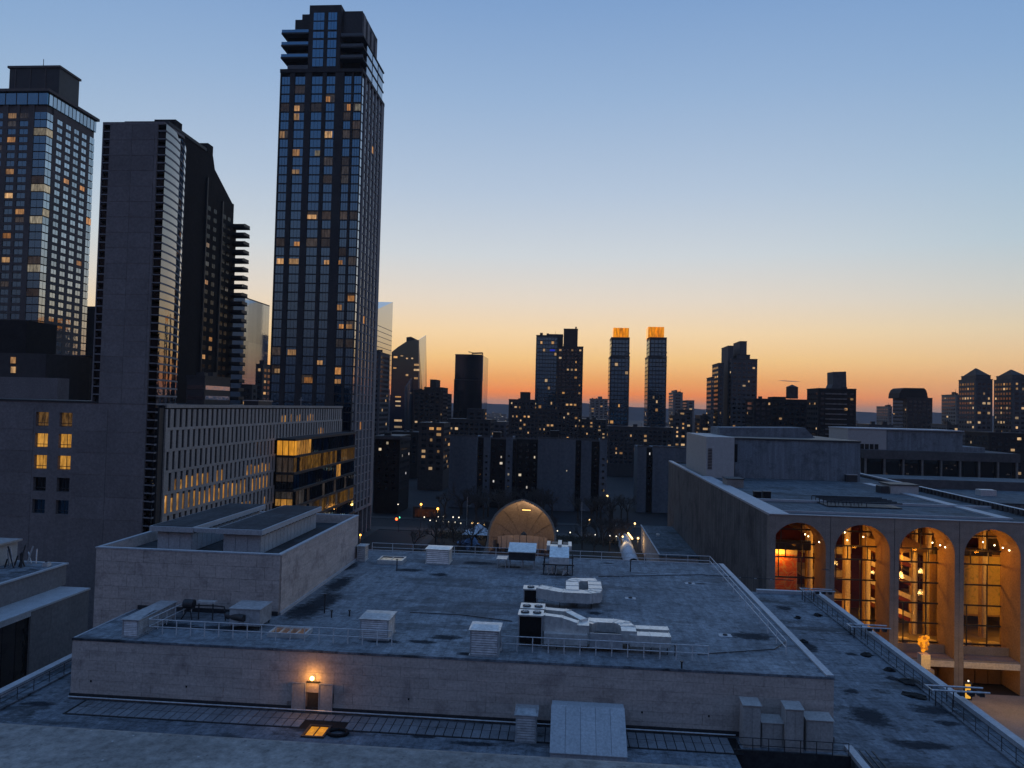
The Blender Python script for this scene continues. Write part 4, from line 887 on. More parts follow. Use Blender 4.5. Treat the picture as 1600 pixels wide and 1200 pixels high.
t = thing('dark_slab', 'black slab standing in the gap between leftmost tower and striped tower', 'building', (-185, 330, 0)); x0, x1 = aY(128, 600, 330).x, aY(165, 600, 330).x; h = aY(140, 482, 330).z
boxo('wall', M['brown'], t, x0, x1, 330, 350, 0, h); boxo('roof', M['dark_frame'], t, x0-.3, x1+.3, 329.7, 350.3, h, h+1)

# ================================================================== brown tower with balconies
HX, HY0, HY1 = -125.0, 216.0, 262.0
ht = thing('brown_tower', 'almost black tower with sloping roof and jutting balconies', 'building', (-140, 240, 0))
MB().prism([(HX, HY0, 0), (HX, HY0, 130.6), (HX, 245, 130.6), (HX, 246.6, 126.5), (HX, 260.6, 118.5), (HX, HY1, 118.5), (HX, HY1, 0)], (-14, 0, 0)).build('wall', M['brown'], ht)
boxo('roof_edge', M['dark_frame'], ht, HX-14, HX+.25, HY0, 240, 130.62, 131.6); boxo('chimney', M['brown'], ht, HX-6, HX-.2, 241.5, 245.2, 130.62, 134.0); boxo('chimney', M['brown'], ht, HX-8, HX-1, 222, 226, 131.6, 134.5)
boxo('vertical_rib', M['dark_frame'], ht, HX+.01, HX+.5, 252.4, 253.2, 0, 117)
boxo('vertical_rib', M['dark_frame'], ht, HX+.01, HX+.5, 241.0, 241.7, 0, 122)
rh_ = random.Random(8)
for f in range(34):
    z = 112-f*3.2
    if z < 30: break
    for y in (243.5, 248, 255, 258.5):
        u = rh_.random(); mt = M['win_warm'] if u < .025 else (M['win_dim'] if u < .08 else M['glass_dull'])
        if f in (8,) and y == 243.5 or f in (14, 15, 19) and y == 248: mt = M['win_warm']
        window(ht, 'x', HX-.0, y, z, 2.1, 1.5, mt, 1)
    wput(cbox(5.6, 4.6, .35, M['brown'], 'balcony_slab'), 'balcony_slab', ht, (HX+1.2, 265.2, z-1.6)) if z < 114 else None
    if z < 114:
        bl = wput(cbox(.12, 4.4, 1.0, M['dark_metal'], 'balcony_front'), 'balcony_front', ht, (HX+3.9, 265.2, z-.9))
        wput(cbox(5.2, .1, .9, M['dark_metal'], 'balcony_front'), 'balcony_front', ht, (HX+1.2, 263.0, z-.95))
boxo('corner_wall', M['brown'], ht, HX-14, HX-1.6, HY1, 268, 0, 112)
# ================================================================== skyline towers
def fill(t, face, plane, u0, u1, z0, z1, fl, cw, fw_, fh, litp, dark, litm, seed, m=.8, band=False):
    rr = random.Random(seed); a = MB(); b = MB(); n = max(1, int((u1-u0-2*m)/cw)); w = (u1-u0-2*m)/n; k = max(1, int((z1-z0)/fl))
    for j in range(k):
        z = z1-1.2-fl*(j+1)+fl*.5
        if z-fl*fh/2 < z0: break
        row = litp*(.5+rr.random())
        if band: wbox(a, face, plane, u0+m*.3, u1-m*.3, z-fl*fh/2, z+fl*fh/2, .06)
        for i in range(n):
            u = u0+m+w*(i+.5)
            if rr.random() < row:
                s = rr.choice((.5, .8, 1)); wbox(b, face, plane, u-w*fw_/2*s, u+w*fw_/2*s, z-fl*fh/2*(.6+.4*rr.random()), z+fl*fh/2, .12)
            elif not band: wbox(a, face, plane, u-w*fw_/2, u+w*fw_/2, z-fl*fh/2, z+fl*fh/2, .08)
    if a.v: a.build('windows', dark, t, 'stuff')
    if b.v: b.build('lit_windows', litm, t, 'stuff')
SEED = [100]
def far(name, label, blocks, Y, depth, wall, fl=3.1, cw=3.4, fw_=.6, fh=.5, litp=.08, dark=None, litm=None, side=None, group=None, win=True, band=False, zbase=0):
    """blocks: (px0, px1, pytop[, dy]) front faces of stacked/stepped volumes"""
    b0 = blocks[0]; xm = aY((b0[0]+b0[1])/2, 640, Y).x; t = thing(name, label, 'building', (xm, Y, 0), group); dark = dark or M['glass_far']; litm = litm or M['win_far']
    for i, b in enumerate(blocks):
        dy = b[3] if len(b) > 3 else 0; yy = Y+dy; dd = depth-2*abs(dy)*.6; dd = max(dd, 6); x0 = aY(b[0], b[2], yy).x; x1 = aY(b[1], b[2], yy).x; zt_ = aY((b[0]+b[1])/2, b[2], yy).z; wd_ = x1-x0
        if x0 > 0: x0 = min(aY(b[0], b[2], yy+dd).x, x1-.45*wd_)
        elif x1 < 0: x1 = max(aY(b[1], b[2], yy+dd).x, x0+.45*wd_)
        zb_ = b[4] if len(b) > 4 else zbase
        boxo('wall' if i == 0 else 'block', wall, t, x0, x1, yy+i*.011, yy+dd, zb_, zt_)
        boxo('roof_edge', M['dark_frame'], t, x0-.15, x1+.15, yy-.15+i*.011, yy+dd+.15, zt_+.002, zt_+.5)
        w_ = b[5] if len(b) > 5 else True
        if win and w_:
            rq = random.Random(int(b[0]*3+b[2]))
            if i == 0 and wd_ > 8:
                for k in range(2): u_ = rq.uniform(x0+1, x1-4); s_ = rq.uniform(1.5, 3.2); boxo('roof_plant', M['dark_frame'], t, u_, u_+s_, yy+3+4*k, yy+5+4*k, zt_+.5, zt_+.5+rq.uniform(.8, 2.2))
                u_ = rq.uniform(x0+1, x1-1); MB().tube((u_, yy+4, zt_+.5), (u_, yy+4, zt_+rq.uniform(2.5, 5)), .12, 4).build('mast', M['dark_metal'], t)
            SEED[0] += 1; fill(t, 'y', yy+i*.011, x0, x1, max(zb_, 8), zt_, fl, cw, fw_, fh, litp, dark, litm, SEED[0], band=band)
            sd_ = side or ('x' if (x0+x1)/2 < 0 else '-x'); SEED[0] += 1
            fill(t, sd_, x1 if sd_ == 'x' else x0, yy+.2, yy+dd, max(zb_, 8), zt_, fl, cw, fw_, fh, litp*.7, M['glass_bright'] if sd_ == 'x' and band else dark, litm, SEED[0], band=band)
    return t
def poly(name, part, mat, parent, pts, Y, d):     # prism from picture outline at depth Y
    P = [aY(x, y, Y) for x, y in pts]; return MB().prism(P, (0, d, 0)).build(part, mat, parent)
# glass tower left of the tall tower
Yg = 430; t = thing('glass_tower', 'pale reflective glass tower left of the tallest tower', 'building', (-190, 440, 0)); xg = aY(380, 540, Yg).x; zg = aY(380, 466, Yg).z
boxo('wall', M['glass_blue'], t, xg-40, xg-.1, Yg, Yg+37, 0, zg); gy = [Yg+.1+i*6.1 for i in range(7)]
for a, b in zip(gy, gy[1:]):
    for z0, z1 in ((20, 60), (60.15, 82), (82.15, zg)): boxo('glass_panel', M['glass_bright'], t, xg-.1, xg+.1, a+.08, b-.08, z0, z1)
boxo('roof_edge', M['dark_frame'], t, xg-40, xg, Yg, Yg+37, zg+.01, zg+.8)
far('dark_block', 'dark block with a few lit windows between glass tower and tallest tower', [(400, 424, 570), (376, 402, 602, -20)], 380, 20, M['dark_frame'], litp=.25, cw=4)
far('dark_block', 'low dark banded block in front of the black balconied tower', [(292, 355, 590), ], 180, 14, M['dark_frame'], fl=2.6, fh=.4, litp=.0, band=True)
# white sloped glass blade right of the tall tower
Yb = 500; t = thing('glass_blade_tower', 'pale glass blade with slanted top just right of the tallest tower', 'building', (-125, 520, 0)); xb0 = aY(590, 600, Yb).x; P0 = aX(590, 483, xb0); P1 = aX(614, 472, xb0)
MB().prism([(xb0, P0.y-14, 0), (xb0, P0.y-14, P0.z-6), (xb0, P0.y, P0.z), (xb0, P1.y, P1.z), (xb0, P1.y, 0)], (-30, 0, 0)).build('wall', M['glass_bright'], t)
bl = MB()
for k in range(24): z = 60+k*3.6; bl.box(xb0, xb0+.1, P0.y-14, P1.y-.1, z, z+.35) if z < P0.z-8 else None
bl.build('floor_lines', M['tower_frame'], t, 'stuff')
far('grey_tower', 'grey banded tower under the glass blade', [(584, 608, 551)], 450, 24, M['grey_far'], fl=3.0, cw=2.6, fh=.55, litp=.05)
# slanted blue building
Yv = 600; t = thing('slanted_tower', 'dark blue glass building with slanted roof and lit windows', 'building', (-140, Yv, 0))
poly('v', 'wall', M['glass_slant'], t, [(609, 690), (612, 550), (622, 542), (636, 533), (655, 531), (657, 690)], Yv, 30)
poly('v', 'roof_block', M['dark_frame'], t, [(635, 542), (635, 527), (642, 526), (648, 529), (648, 542)], Yv+3, 12)
P = [aY(655, 531, Yv-.3), aY(666, 524, Yv+25), aY(664, 690, Yv+25), aY(655, 690, Yv-.3)]; MB().prism(P, (-.6, .4, 0)).build('side_face', M['glass_bright'], t)
poly('v', 'lower_wall', M['glass_slant'], t, [(608, 690), (609, 617), (633, 606), (634, 690)], Yv-12, 10)
P = [aY(633, 606, Yv-12.2), aY(643, 591, Yv-3), aY(642, 690, Yv-3), aY(633, 690, Yv-12.2)]; MB().prism(P, (-.5, .3, 0)).build('lower_side_face', M['glass_bright'], t)
a_ = MB(); rr = random.Random(9)
for (px, py, w, h) in ((618, 558, 6, 3), (617, 575, 5, 2), (636, 586, 4, 3), (651, 570, 8, 3), (651, 578, 9, 3), (650, 591, 6, 3), (636, 560, 3, 2), (644, 560, 3, 2), (628, 556, 4, 2), (650, 614, 6, 2), (622, 657, 12, 3), (622, 667, 12, 3), (622, 620, 9, 2), (622, 627, 8, 2), (622, 634, 8, 2)):
    p = aY(px, py, Yv-(12 if py > 610 and px < 634 else 0)); q = .52; wbox(a_, 'y', p.y-.05, p.x-w*q/2, p.x+w*q/2, p.z-h*q/2, p.z+h*q/2, .15)
a_.build('lit_windows', M['win_far'], t, 'stuff')
far('brick_tower', 'stepped dark brick tower with a square roof block', [(646, 698, 610), (663, 700, 606, 3), (672, 688, 594, 6, 0, False)], 560, 26, M['brick'], litp=.05)
far('brick_tower', 'narrow grey-brown block on the right shoulder of the stepped brick tower', [(692, 706, 616)], 590, 22, M['grey_far'], litp=.06)
t = far('glass_slab_tower', 'dark glass slab tower with a pale edge and window-cleaning crane', [(711.5, 755, 554.5), (709.5, 755, 594, -2)], 620, 0, M['glass_dark'], win=False)
p0, p1 = aY(711.5, 554.5, 620), aY(755, 554.5, 620); q1 = aY(767, 557, 660)
boxo('body', M['glass_dark'], t, p0.x+.1, p1.x-.2, 620.4, 660, 0, p0.z-.3); pn = MB()
for k in range(6): boxo('side_panel', M['glass_bright'], t, p1.x-.2, p1.x+.15, 620.6+k*6.5, 626.7+k*6.5, 30, p0.z-.2)
fill(t, 'y', 620.39, p0.x, p1.x, 15, p0.z, 3.3, 2.0, .88, .82, .03, M['glass_blue'], M['win_far'], 5, .2)
cr = MB(); a = aY(738, 552, 640); b = aY(754, 551.5, 640); cr.tube(a, b, .7, 5).tube(aY(732, 549.5, 640), aY(742, 552, 640), .35, 5).tube(a, a+Vector((0, 0, -4)), .5, 5).tube(b, b+Vector((0, 0, -4)), .5, 5); cr.build('roof_crane', M['dark_metal'], t)
far('brick_tower', 'brick block with sparse lit windows left of the twin-part tower', [(795, 838, 625), (813, 829, 613.5, 5, 0, False)], 590, 24, M['brick'], litp=.16, cw=3.0)
far('glass_half_tower', 'glass left half of the tall twin-part tower in mid skyline', [(838, 873, 524.5), (855, 880, 523, 6, 0, False)], 606, 26, M['grey_far'], cw=2.2, fw_=.85, fh=.75, litp=.05, dark=M['glass_blue'])
far('brick_tower', 'dark brick right half of the tall twin-part tower, with big roof block', [(871, 911.5, 542), (881, 903, 514.5, 5, 0, False), (899, 901, 511.5, 7, 0, False)], 590, 26, M['brick'], litp=.14, cw=3.0)
bs = MB(); p = aY(863, 547, 603); bs.box(p.x-2.0, p.x+2.0, 604.5, 604.9, p.z-.7, p.z+.7); tag(bs.build('roof_sign', glow('blue_sign', (.03, .05, .9), .4), at=p), 'small glowing blue patch high on the twin-part tower', 'sign')
far('brick_tower', 'wide low brick wing under the twin-part tower', [(797, 905, 640)], 570, 16, M['brick'], litp=.22, cw=3.0)
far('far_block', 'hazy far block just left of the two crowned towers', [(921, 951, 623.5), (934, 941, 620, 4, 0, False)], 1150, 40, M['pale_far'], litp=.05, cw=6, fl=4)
for lab, a, b, u0, u1, c0, c1, ys, yc, k in (('glass tower with glowing orange crown, left of the crowned pair', 951, 984, 953, 984, 958.5, 983, 528, 512, 0), ('glass tower with glowing orange crown, right of the crowned pair', 1008, 1042, 1010.5, 1042, 1013, 1038, 528, 510.5, 1)):
    t = far('crowned_tower', lab, [(a, b, 557.5), (u0, u1, ys, 1.2)], 560, 24, M['dark_frame'], cw=2.3, fw_=.84, fh=.74, litp=.035, dark=M['glass_blue'], group='pair of towers with glowing crowns')
    x0, x1 = aY(c0, yc, 563).x, aY(c1, yc, 563).x; z0, z1 = aY(c0, ys, 561).z+.52, aY(c0, yc, 563).z; n = 5
    for i in range(n): boxo('crown_panel', M['crown'], t, x0+(x1-x0)*i/n+.05, x0+(x1-x0)*(i+1)/n-.05, 563, 563.3, z0, z1)
    for i in range(3): boxo('crown_panel', M['crown'], t, x0-.3 if 0 else x1-.3, x1, 563.4+i*5, 568.3+i*5, z0, z1); boxo('crown_panel', M['crown'], t, x0, x0+.3, 563.4+i*5, 568.3+i*5, z0, z1)
    boxo('crown_core', M['dark_frame'], t, x0+.4, x1-.4, 563.4, 578, z0, z1-.4)
    for z in [z1-20-i*3.3 for i in range(4)]: boxo('corner_balcony', M['pale_far'], t, aY(b-7, 540, 560).x, aY(b+.5, 540, 560).x, 559.6, 562, z, z+.9)
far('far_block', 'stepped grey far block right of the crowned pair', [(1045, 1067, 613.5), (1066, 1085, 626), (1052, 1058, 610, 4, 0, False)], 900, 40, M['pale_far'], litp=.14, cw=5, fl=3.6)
far('banded_tower', 'cluster of dark towers stepping up to two roof blocks', [(1129, 1183.5, 561.5), (1113, 1131, 568, -6), (1107, 1116, 590, -10), (1128, 1146, 541, 6, 0, False), (1146, 1167, 534, 8, 0, False), (1140, 1172, 555, 4)], 520, 30, M['grey_far'], cw=3.0, fh=.45, litp=.1)
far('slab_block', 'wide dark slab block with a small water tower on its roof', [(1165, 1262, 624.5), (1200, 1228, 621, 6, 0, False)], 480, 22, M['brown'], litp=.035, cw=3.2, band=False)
p = aY(1237.5, 624, 492); t = thing('water_tower', 'small many-sided water tower with pointed cap on the dark slab', 'water tower', (p.x, 492, p.z)); MB().lathe([(3.8, 0), (3.8, 7.4)], (p.x, 492, p.z+.5), 8, False).build('tank', M['brick'], t); MB().lathe([(4.0, 7.9), (.05, 9.6)], (p.x, 492, p.z), 8, False).build('cap', M['brick'], t)
t = far('balcony_slab', 'dark slab with balcony bands and a tall tapered roof block', [(1261, 1338, 608)], 430, 20, M['brown'], fl=2.85, fh=.42, cw=3.0, litp=.06)
poly('v', 'roof_block', M['grey_far'], t, [(1298, 609), (1302, 600), (1302, 581), (1322, 580.5), (1323, 609)], 434, 10)
x0, x1 = aY(1261, 640, 430).x, aY(1338, 640, 430).x
for k in range(9): z = aY(1300, 612, 430).z-2.85*(k+.2); boxo('balcony_band', M['pale_far'], t, x0+10, x1-5.5, 429.2, 429.95, z-.95, z-.35)
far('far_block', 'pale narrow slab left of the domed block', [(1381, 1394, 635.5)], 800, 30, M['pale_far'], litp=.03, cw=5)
t = far('domed_block', 'dark block with barrel-shaped roof and pale corner', [(1395, 1457, 622)], 600, 26, M['brick'], fl=3.2, litp=.06)
poly('v', 'barrel_roof', M['brown'], t, [(1405, 622), (1406, 614), (1409, 608.5), (1413, 606), (1444, 606.5), (1447, 609.5), (1449, 615), (1449.5, 623)], 602, 20)
for k in range(8): p = aY(1400, 626+k*5.5, 599.6); boxo('corner_band', M['pale_far'], t, p.x-2.2, p.x+5, 599.3, 599.9, p.z-1.6, p.z)
far('far_block', 'pale slab half hidden behind the left hip-roofed twin', [(1484, 1502, 617)], 640, 24, M['pale_far'], litp=.05)
for lab, a, b, pk in (('hip-roofed tower with many lit windows, left of the right-edge twins', 1498, 1551, 575.5), ('hip-roofed tower with many lit windows at the right edge', 1553, 1606, 577.5)):
    t = far('hip_roof_tower', lab, [(a, b, 593), (a+4, b-3, 587, 2, 0, False)], 480, 20, M['grey_far'], fl=3.0, cw=2.7, fw_=.62, litp=.24, group='twin hip-roofed towers')
    x0, x1 = aY(a+6, 587, 498).x, aY(b-4, 587, 482).x; z0 = aY((a+b)/2, 587, 482).z+.52; z1 = aY((a+b)/2, pk, 490).z
    MB().add([(x0, 482.5, z0), (x1, 482.5, z0), (x1, 497, z0), (x0, 497, z0), ((x0+x1)/2-1, 489, z1), ((x0+x1)/2+1, 491, z1)], [(0, 1, 5, 4), (1, 2, 5), (2, 3, 4, 5), (3, 0, 4), (3, 2, 1, 0)]).build('hip_roof', M['brick'], t)
    pass
far('dark_block', 'dark low block with scattered lit windows under the hip-roofed twins', [(1508, 1610, 677)], 420, 24, M['brown'], litp=.12, cw=3.2, litm=M['win_far'])
# mid-rise fill behind the housing blocks
for lab, bl_, Y, lp, w in (('low block with rows of lit windows behind the dark brick slab', [(655, 704, 662)], 400, .3, 'brick'), ('low block under the dark glass slab tower, near the brick wing', [(700, 772, 656), (730, 760, 640, 6)], 470, .1, 'dark_frame'), ('flat low block left of the brick wing, behind the pale housing', [(754, 795, 660)], 500, .12, 'grey_far'),
                          ('flat low block between the brick wing and crowned pair', [(906, 948, 656)], 640, .25, 'grey_far'), ('low podium block joining the crowned pair', [(948, 1052, 668)], 520, .08, 'dark_frame'), ('low speckled block right of the crowned pair', [(1046, 1074, 650), (1058, 1082, 641, 30)], 560, .4, 'grey_far'), ('narrow dark block left of the stepping dark towers', [(1086, 1110, 650)], 520, .1, 'dark_frame'),
                          ('low block beside the slanted building, left of the brick tower', [(608, 664, 676)], 460, .15, 'brown'), ('dim block seen beneath the balcony slab, by the domed block', [(1338, 1396, 664)], 500, .15, 'grey_far'), ('dim block beneath the pale narrow slab, right of the domed block', [(1455, 1500, 664)], 520, .2, 'grey_far')):
    far('low_block', lab, bl_, Y, 22, M[w], litp=lp, cw=3.2)
# far shore speckle of lights and low roofs
cm = MB(); cl = MB(); rr = random.Random(21)
for i in range(420):
    y = rr.uniform(900, 3200); x = rr.uniform(-.42, .62)*y; s = rr.uniform(10, 45); h = rr.uniform(6, 26)*(1.5 if rr.random() < .1 else 1); cm.box(x, x+s, y, y+s, -.2, h)
    for k in range(rr.randint(0, 4)):
        q = y*.00085; u = rr.uniform(x, x+s-q); z = rr.uniform(2, h); cl.box(u, u+q*rr.uniform(.5, 1.3), y-.4, y-.05, z, z+q*.7)
tag(cm.build('distant_city', M['grey_far']), 'low distant roofs spreading to the horizon ridge', 'city', kind='stuff'); tag(cl.build('distant_city_lights', M['win_spark']), 'tiny distant lights scattered among the far low roofs', 'city lights', kind='stuff')
cv = []
p = aY(1233, 595.5, 3600); cb = MB(); n = 12; vs_ = []
for j in range(5):
    for i in range(n): a = 2*math.pi*i/n; f = (0.02, .8, 1, .7, .02)[j]; vs_.append((p.x+(-52, -28, 0, 30, 56)[j]*1.0, 3600+16*f*math.sin(a), p.z-(-2, -1.2, 0, .8, 3.2)[j]+1.5*f*math.cos(a)))
cb.add(vs_, [(j*n+i, j*n+(i+1) % n, (j+1)*n+(i+1) % n, (j+1)*n+i) for j in range(4) for i in range(n)], True); tag(cb.build('cloud_wisp', surf('cloud', (.8, .7, .68), (.9, .8, .76), .02, vary=0, bump=0), at=p), 'single thin dark cloud streak above the water tower', 'cloud')

# ================================================================== housing slabs behind the avenue
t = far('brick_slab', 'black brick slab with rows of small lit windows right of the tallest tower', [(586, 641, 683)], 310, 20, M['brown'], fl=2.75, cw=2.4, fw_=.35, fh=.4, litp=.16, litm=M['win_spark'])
boxo('roof_cap', M['grey_far'], t, aY(586, 683, 309).x, aY(641, 683, 309).x, 308.6, 309.9, aY(600, 684, 309).z-.6, aY(600, 682, 309).z)
def housing(label, segs, Y, group='pale-ended housing blocks'):
    xm = aY((segs[0][0]+segs[-1][1])/2, 700, Y).x; t = thing('housing_block', label, 'building', (xm, Y, 0), group); rr = random.Random(int(segs[0][0]))
    for i, (a, b, top, dy, kind) in enumerate(segs):
        yy = Y+dy; x0, x1 = aY(a, 720, yy).x, aY(b, 720, yy).x; z = aY(a, top, yy).z
        boxo('bay', M['blank'] if kind == 'p' else M['brown'], t, x0, x1, yy+i*.01, yy+18-i*.01, 0, z); boxo('parapet', M['grey_far'], t, x0-.1, x1+.1, yy-.1+i*.01, yy+.5, z+.002, z+.7)
        if kind == 'p':
            for k in range(1, int((x1-x0)/1.7)): boxo('rib', M['blank'], t, x0+k*1.7, x0+k*1.7+.22, yy+i*.01-.12, yy+i*.01-.002, 3, z-.5-1.5*((k*7) % 3))
        if kind == 'd': fill(t, 'y', yy+i*.01, x0, x1, 4, z, 2.8, 2.6, .35, .4, .05, M['glass_far'], M['win_spark'], int(a)+i, .4)
        elif x1-x0 > 4: fill(t, 'y', yy+i*.01, x0, x1, 8, z-6, 2.8, 4.5, .12, .2, .045, M['blank'], M['win_spark'], int(a)+i, 1.4)
        else: fill(t, 'y', yy+i*.01, x0, x1, 8, z-6, 2.8, 1.6, .4, .35, .07, M['glass_far'], M['win_spark'], int(a)+i, .3)
    return t
housing('housing block with a wide pale end wall, left of the bandshell peak', [(702, 745, 681, 0, 'p'), (745, 755, 684, 3, 'd'), (755, 765, 683, 1.5, 'p'), (765, 790, 686, 5, 'd')], 335)
housing('housing block with two narrow pale bays right behind the bandshell', [(790, 800, 683, 1, 'p'), (800, 806, 688, 4, 'd'), (806, 842, 686, 6, 'd')], 338)
housing('housing block with wide pale wall, right of the bandshell peak', [(840, 899, 685, 0, 'p'), (899, 908, 688, 4, 'd'), (908, 924, 688, 2, 'p'), (924, 937, 690, 5, 'd'), (937, 948.5, 687, 0, 'p')], 335)
housing('housing block with pale bays left of the opera house corner', [(996, 1010, 698, 0, 'p'), (1010, 1020, 700, 4, 'd'), (1020, 1062, 699, 1, 'p'), (1062, 1093, 701, 2, 'p'), (1093, 1106, 703, 5, 'd')], 340)
for lab, px, py, Y in (('dark chimney box on the housing block left of the bandshell peak', 776, 688, 344), ('dark chimney box on the housing block right of the bandshell peak', 866, 686, 343), ('dark chimney box on the housing block near the opera house', 1122, 702, 350)):
    p = aY(px, py, Y); t = thing('roof_box', lab, 'chimney', p, 'roof boxes on the housing blocks'); boxo('wall', M['brown'], t, p.x-1.8, p.x+1.8, Y, Y+5, p.z-1, p.z+3.6); boxo('cap', M['dark_frame'], t, p.x-2, p.x+2, Y-.2, Y+5.2, p.z+3.61, p.z+3.9)
M['soft_roof'] = surf('park_roof', (.02, .02, .022), (.035, .035, .04), .2, vary=0)

# ================================================================== bandshell
M['tentcloth0'] = surf('stage_panel_paint', (.6, .5, .4), (.7, .6, .48), .5, vary=.1)
BSX, BSY = aY(816, 800, 230).x, 230.0
t = thing('bandshell', 'pointed tan concrete bandshell glowing inside', 'bandshell', (BSX, BSY, 0))
M['shell'] = surf('shell_concrete', (.36, .31, .26), (.44, .38, .32), .3, fine=2, vary=0, stretch=(1, 1, .3))
prof = [(9.9, 0), (10.2, 3), (10.25, 5.5), (9.95, 8), (9.2, 10.3), (8.0, 12.4), (6.4, 14.2), (4.4, 15.7), (2.2, 16.8), (.0, 17.5)]
outl = [(-x, z) for x, z in prof] + [(x, z) for x, z in reversed(prof[:-1])]
def shell(off_, d0, D, mat, name, flip=False):
    mb = MB(); vs_ = []; K = 8; n = len(outl)
    for k in range(K+1):
        a = math.pi/2*k/K*.96; s = math.cos(a); y = BSY+d0+D*math.sin(a)
        for x, z in outl: vs_.append((BSX+(x+math.copysign(off_, x))*(.12+.88*s), y, max(0, (z+off_*.6)*(.3+.7*s) if z > 0 else 0)))
    mb.add(vs_, [(k*n+i, k*n+i+1, (k+1)*n+i+1, (k+1)*n+i) for k in range(K) for i in range(n-1)], True); return mb.build(name, mat, t)
shell(0, 0, 11, M['shell'], 'inner_shell'); shell(.5, -.02, 11.8, M['shell'], 'outer_shell')
for i in range(2, len(outl)-2, 2):
    rb = MB(); pp_ = None
    for k in range(9):
        a = math.pi/2*k/8*.96; s = math.cos(a); x, z = outl[i]; q_ = Vector((BSX+x*.985*(.12+.88*s), BSY+.1+10.8*math.sin(a), z*.985*(.3+.7*s)))
        if pp_ is not None: rb.tube(pp_, q_, .07, 5)
        pp_ = q_
    rb.build('rib', M['shell'], t)
rim = MB()
for (x0, z0), (x1, z1) in zip(outl, outl[1:]): rim.add([(BSX+x0, BSY-.05, z0), (BSX+x1, BSY-.05, z1), (BSX+x1+math.copysign(.55, x1+x0), BSY-.05, z1+.35*(z1 > 0)), (BSX+x0+math.copysign(.55, x0+x1), BSY-.05, z0+.35*(z0 > 0))], [(0, 1, 2, 3)])
rim.build('rim', M['shell'], t)
boxo('stage', M['brick'], t, BSX-9.8, BSX+9.8, BSY-3, BSY+9.5, 0, 1.2)
for s in (-1, 1): MB().prism([(BSX+s*10.3, BSY-.6, 0), (BSX+s*12.2, BSY-.6, 0), (BSX+s*11.0, BSY-.6, 3.2), (BSX+s*10.5, BSY-.6, 6.2), (BSX+s*10.1, BSY-.6, 6.2)], (0, 1.5, 0)).build('side_buttress', M['shell'], t)
for k in range(9): a = math.radians(-58+k*14.5); xx, yy = BSX+8.6*math.sin(a), BSY+2+6.2*math.cos(a); o_ = put(MB().box(-1.0, 1.0, -.06, .06, 0, 4.0).mesh('stage_panel', M['tentcloth0']), 'stage_panel', t); o_.location = (xx-BSX, yy-BSY, 1.25); o_.rotation_euler = (0, 0, -a)
boxo('light_housing', M['dark_metal'], t, BSX-.2, BSX+2.6, BSY+1.6, BSY+2.3, 14.35, 14.6)
boxo('lamp', glow('shell_lamp', (1, .55, .15), 6), t, BSX-.1, BSX+2.5, BSY+1.7, BSY+2.2, 14.2, 14.34)
light('POINT', 'shell_light', (BSX+1.2, BSY+2.0, 13.4), 760, (1, .64, .38), .5)
for k, (x, w, h) in enumerate(((-7.6, .5, 2.4), (-6.6, .4, 1.5), (-5.2, 1.8, 1.0), (-2.6, 1.2, .8), (.2, 2.6, 1.0), (3.3, 1.5, .9), (6, 1, .8))):
    o_ = MB().box(BSX+x, BSX+x+w, BSY+1, BSY+1.5, 1.2, 1.2+h).box(BSX+x+.1, BSX+x+w-.1, BSY+.5, BSY+1, 1.2, 1.2+h*.5).build('stage_kit', M['dark_metal'], t)

# ================================================================== park: tents, trees, lamps
def tent(label, p, w, h0, h1, mat):
    t = thing('tent', label, 'tent', p, 'white tents in the park'); x, y, z = p
    n = 6; vs_ = [(x, y, z+h1)]
    for (a, b) in ((-1, -1), (0, -1), (1, -1), (1, 0), (1, 1), (0, 1), (-1, 1), (-1, 0)): k = .9 if a and b else .86; vs_.append((x+a*w*k, y+b*w*k, z+h0))
    for (a, b) in ((-1, -1), (0, -1), (1, -1), (1, 0), (1, 1), (0, 1), (-1, 1), (-1, 0)): vs_.append((x+a*w*.38, y+b*w*.38, z+h0+(h1-h0)*.42))
    MB().add(vs_, [(0, 9+i, 9+(i+1) % 8) for i in range(8)] + [(9+i, 1+i, 1+(i+1) % 8, 9+(i+1) % 8) for i in range(8)]).build('canopy', mat, t)
    for a in (-.85, .85):
        for b in (-.85, .85): MB().tube((x+a*w, y+b*w, z), (x+a*w, y+b*w, z+h0), .06, 5).build('leg', M['galv'], t)
M['tentcloth'] = surf('tent_cloth', (.6, .62, .65), (.7, .72, .75), .5, vary=0, fine=2)
M['blue_tarp'] = surf('blue_tarp', (.10, .16, .26), (.15, .22, .34), .5, vary=0, fine=2)
p = aZ(747, 848, .1); tent('white peaked tent beside the bandshell', (p.x, p.y, .1), 5.5, 3.4, 6.6, M['tentcloth'])
p = aZ(735, 856, .1); t = thing('covered_stack', 'blue tarpaulin-covered stack in front of the white tent', 'stack', p); clump('x', 'x', 'x', p, 4.2, 3.0, M['blue_tarp'], 77); o_ = bpy.data.objects['x']; o_.name = 'tarpaulin'; [o_.pop(k, None) for k in ('label', 'category')] if False else None
for k in ('label', 'category', 'group'):
    if k in o_: del o_[k]
o_.parent = t; o_.location = (0, 0, 0); boxo('pallet', M['dark_metal'], t, p.x-3, p.x+3, p.y-2, p.y+2, .03, .3)
p0, p1 = aZ(990, 880, 2), aZ(974, 836, 2); t = thing('fabric_tunnel', 'pale blue fabric tunnel leading away beside the opera house', 'tunnel', p0); mb = MB(); K = 10; n = 9
d_ = (p1-p0); nrm = Vector((d_.y, -d_.x, 0)).normalized(); vs_ = []
for k in range(K+1):
    c_ = p0+d_*(k/K); rr_ = 2.2*(1+.03*(-1)**k)
    for i in range(n): a = math.pi*i/(n-1); vs_.append((c_.x+nrm.x*rr_*math.cos(a), c_.y+nrm.y*rr_*math.cos(a), .05+rr_*1.5*math.sin(a)))
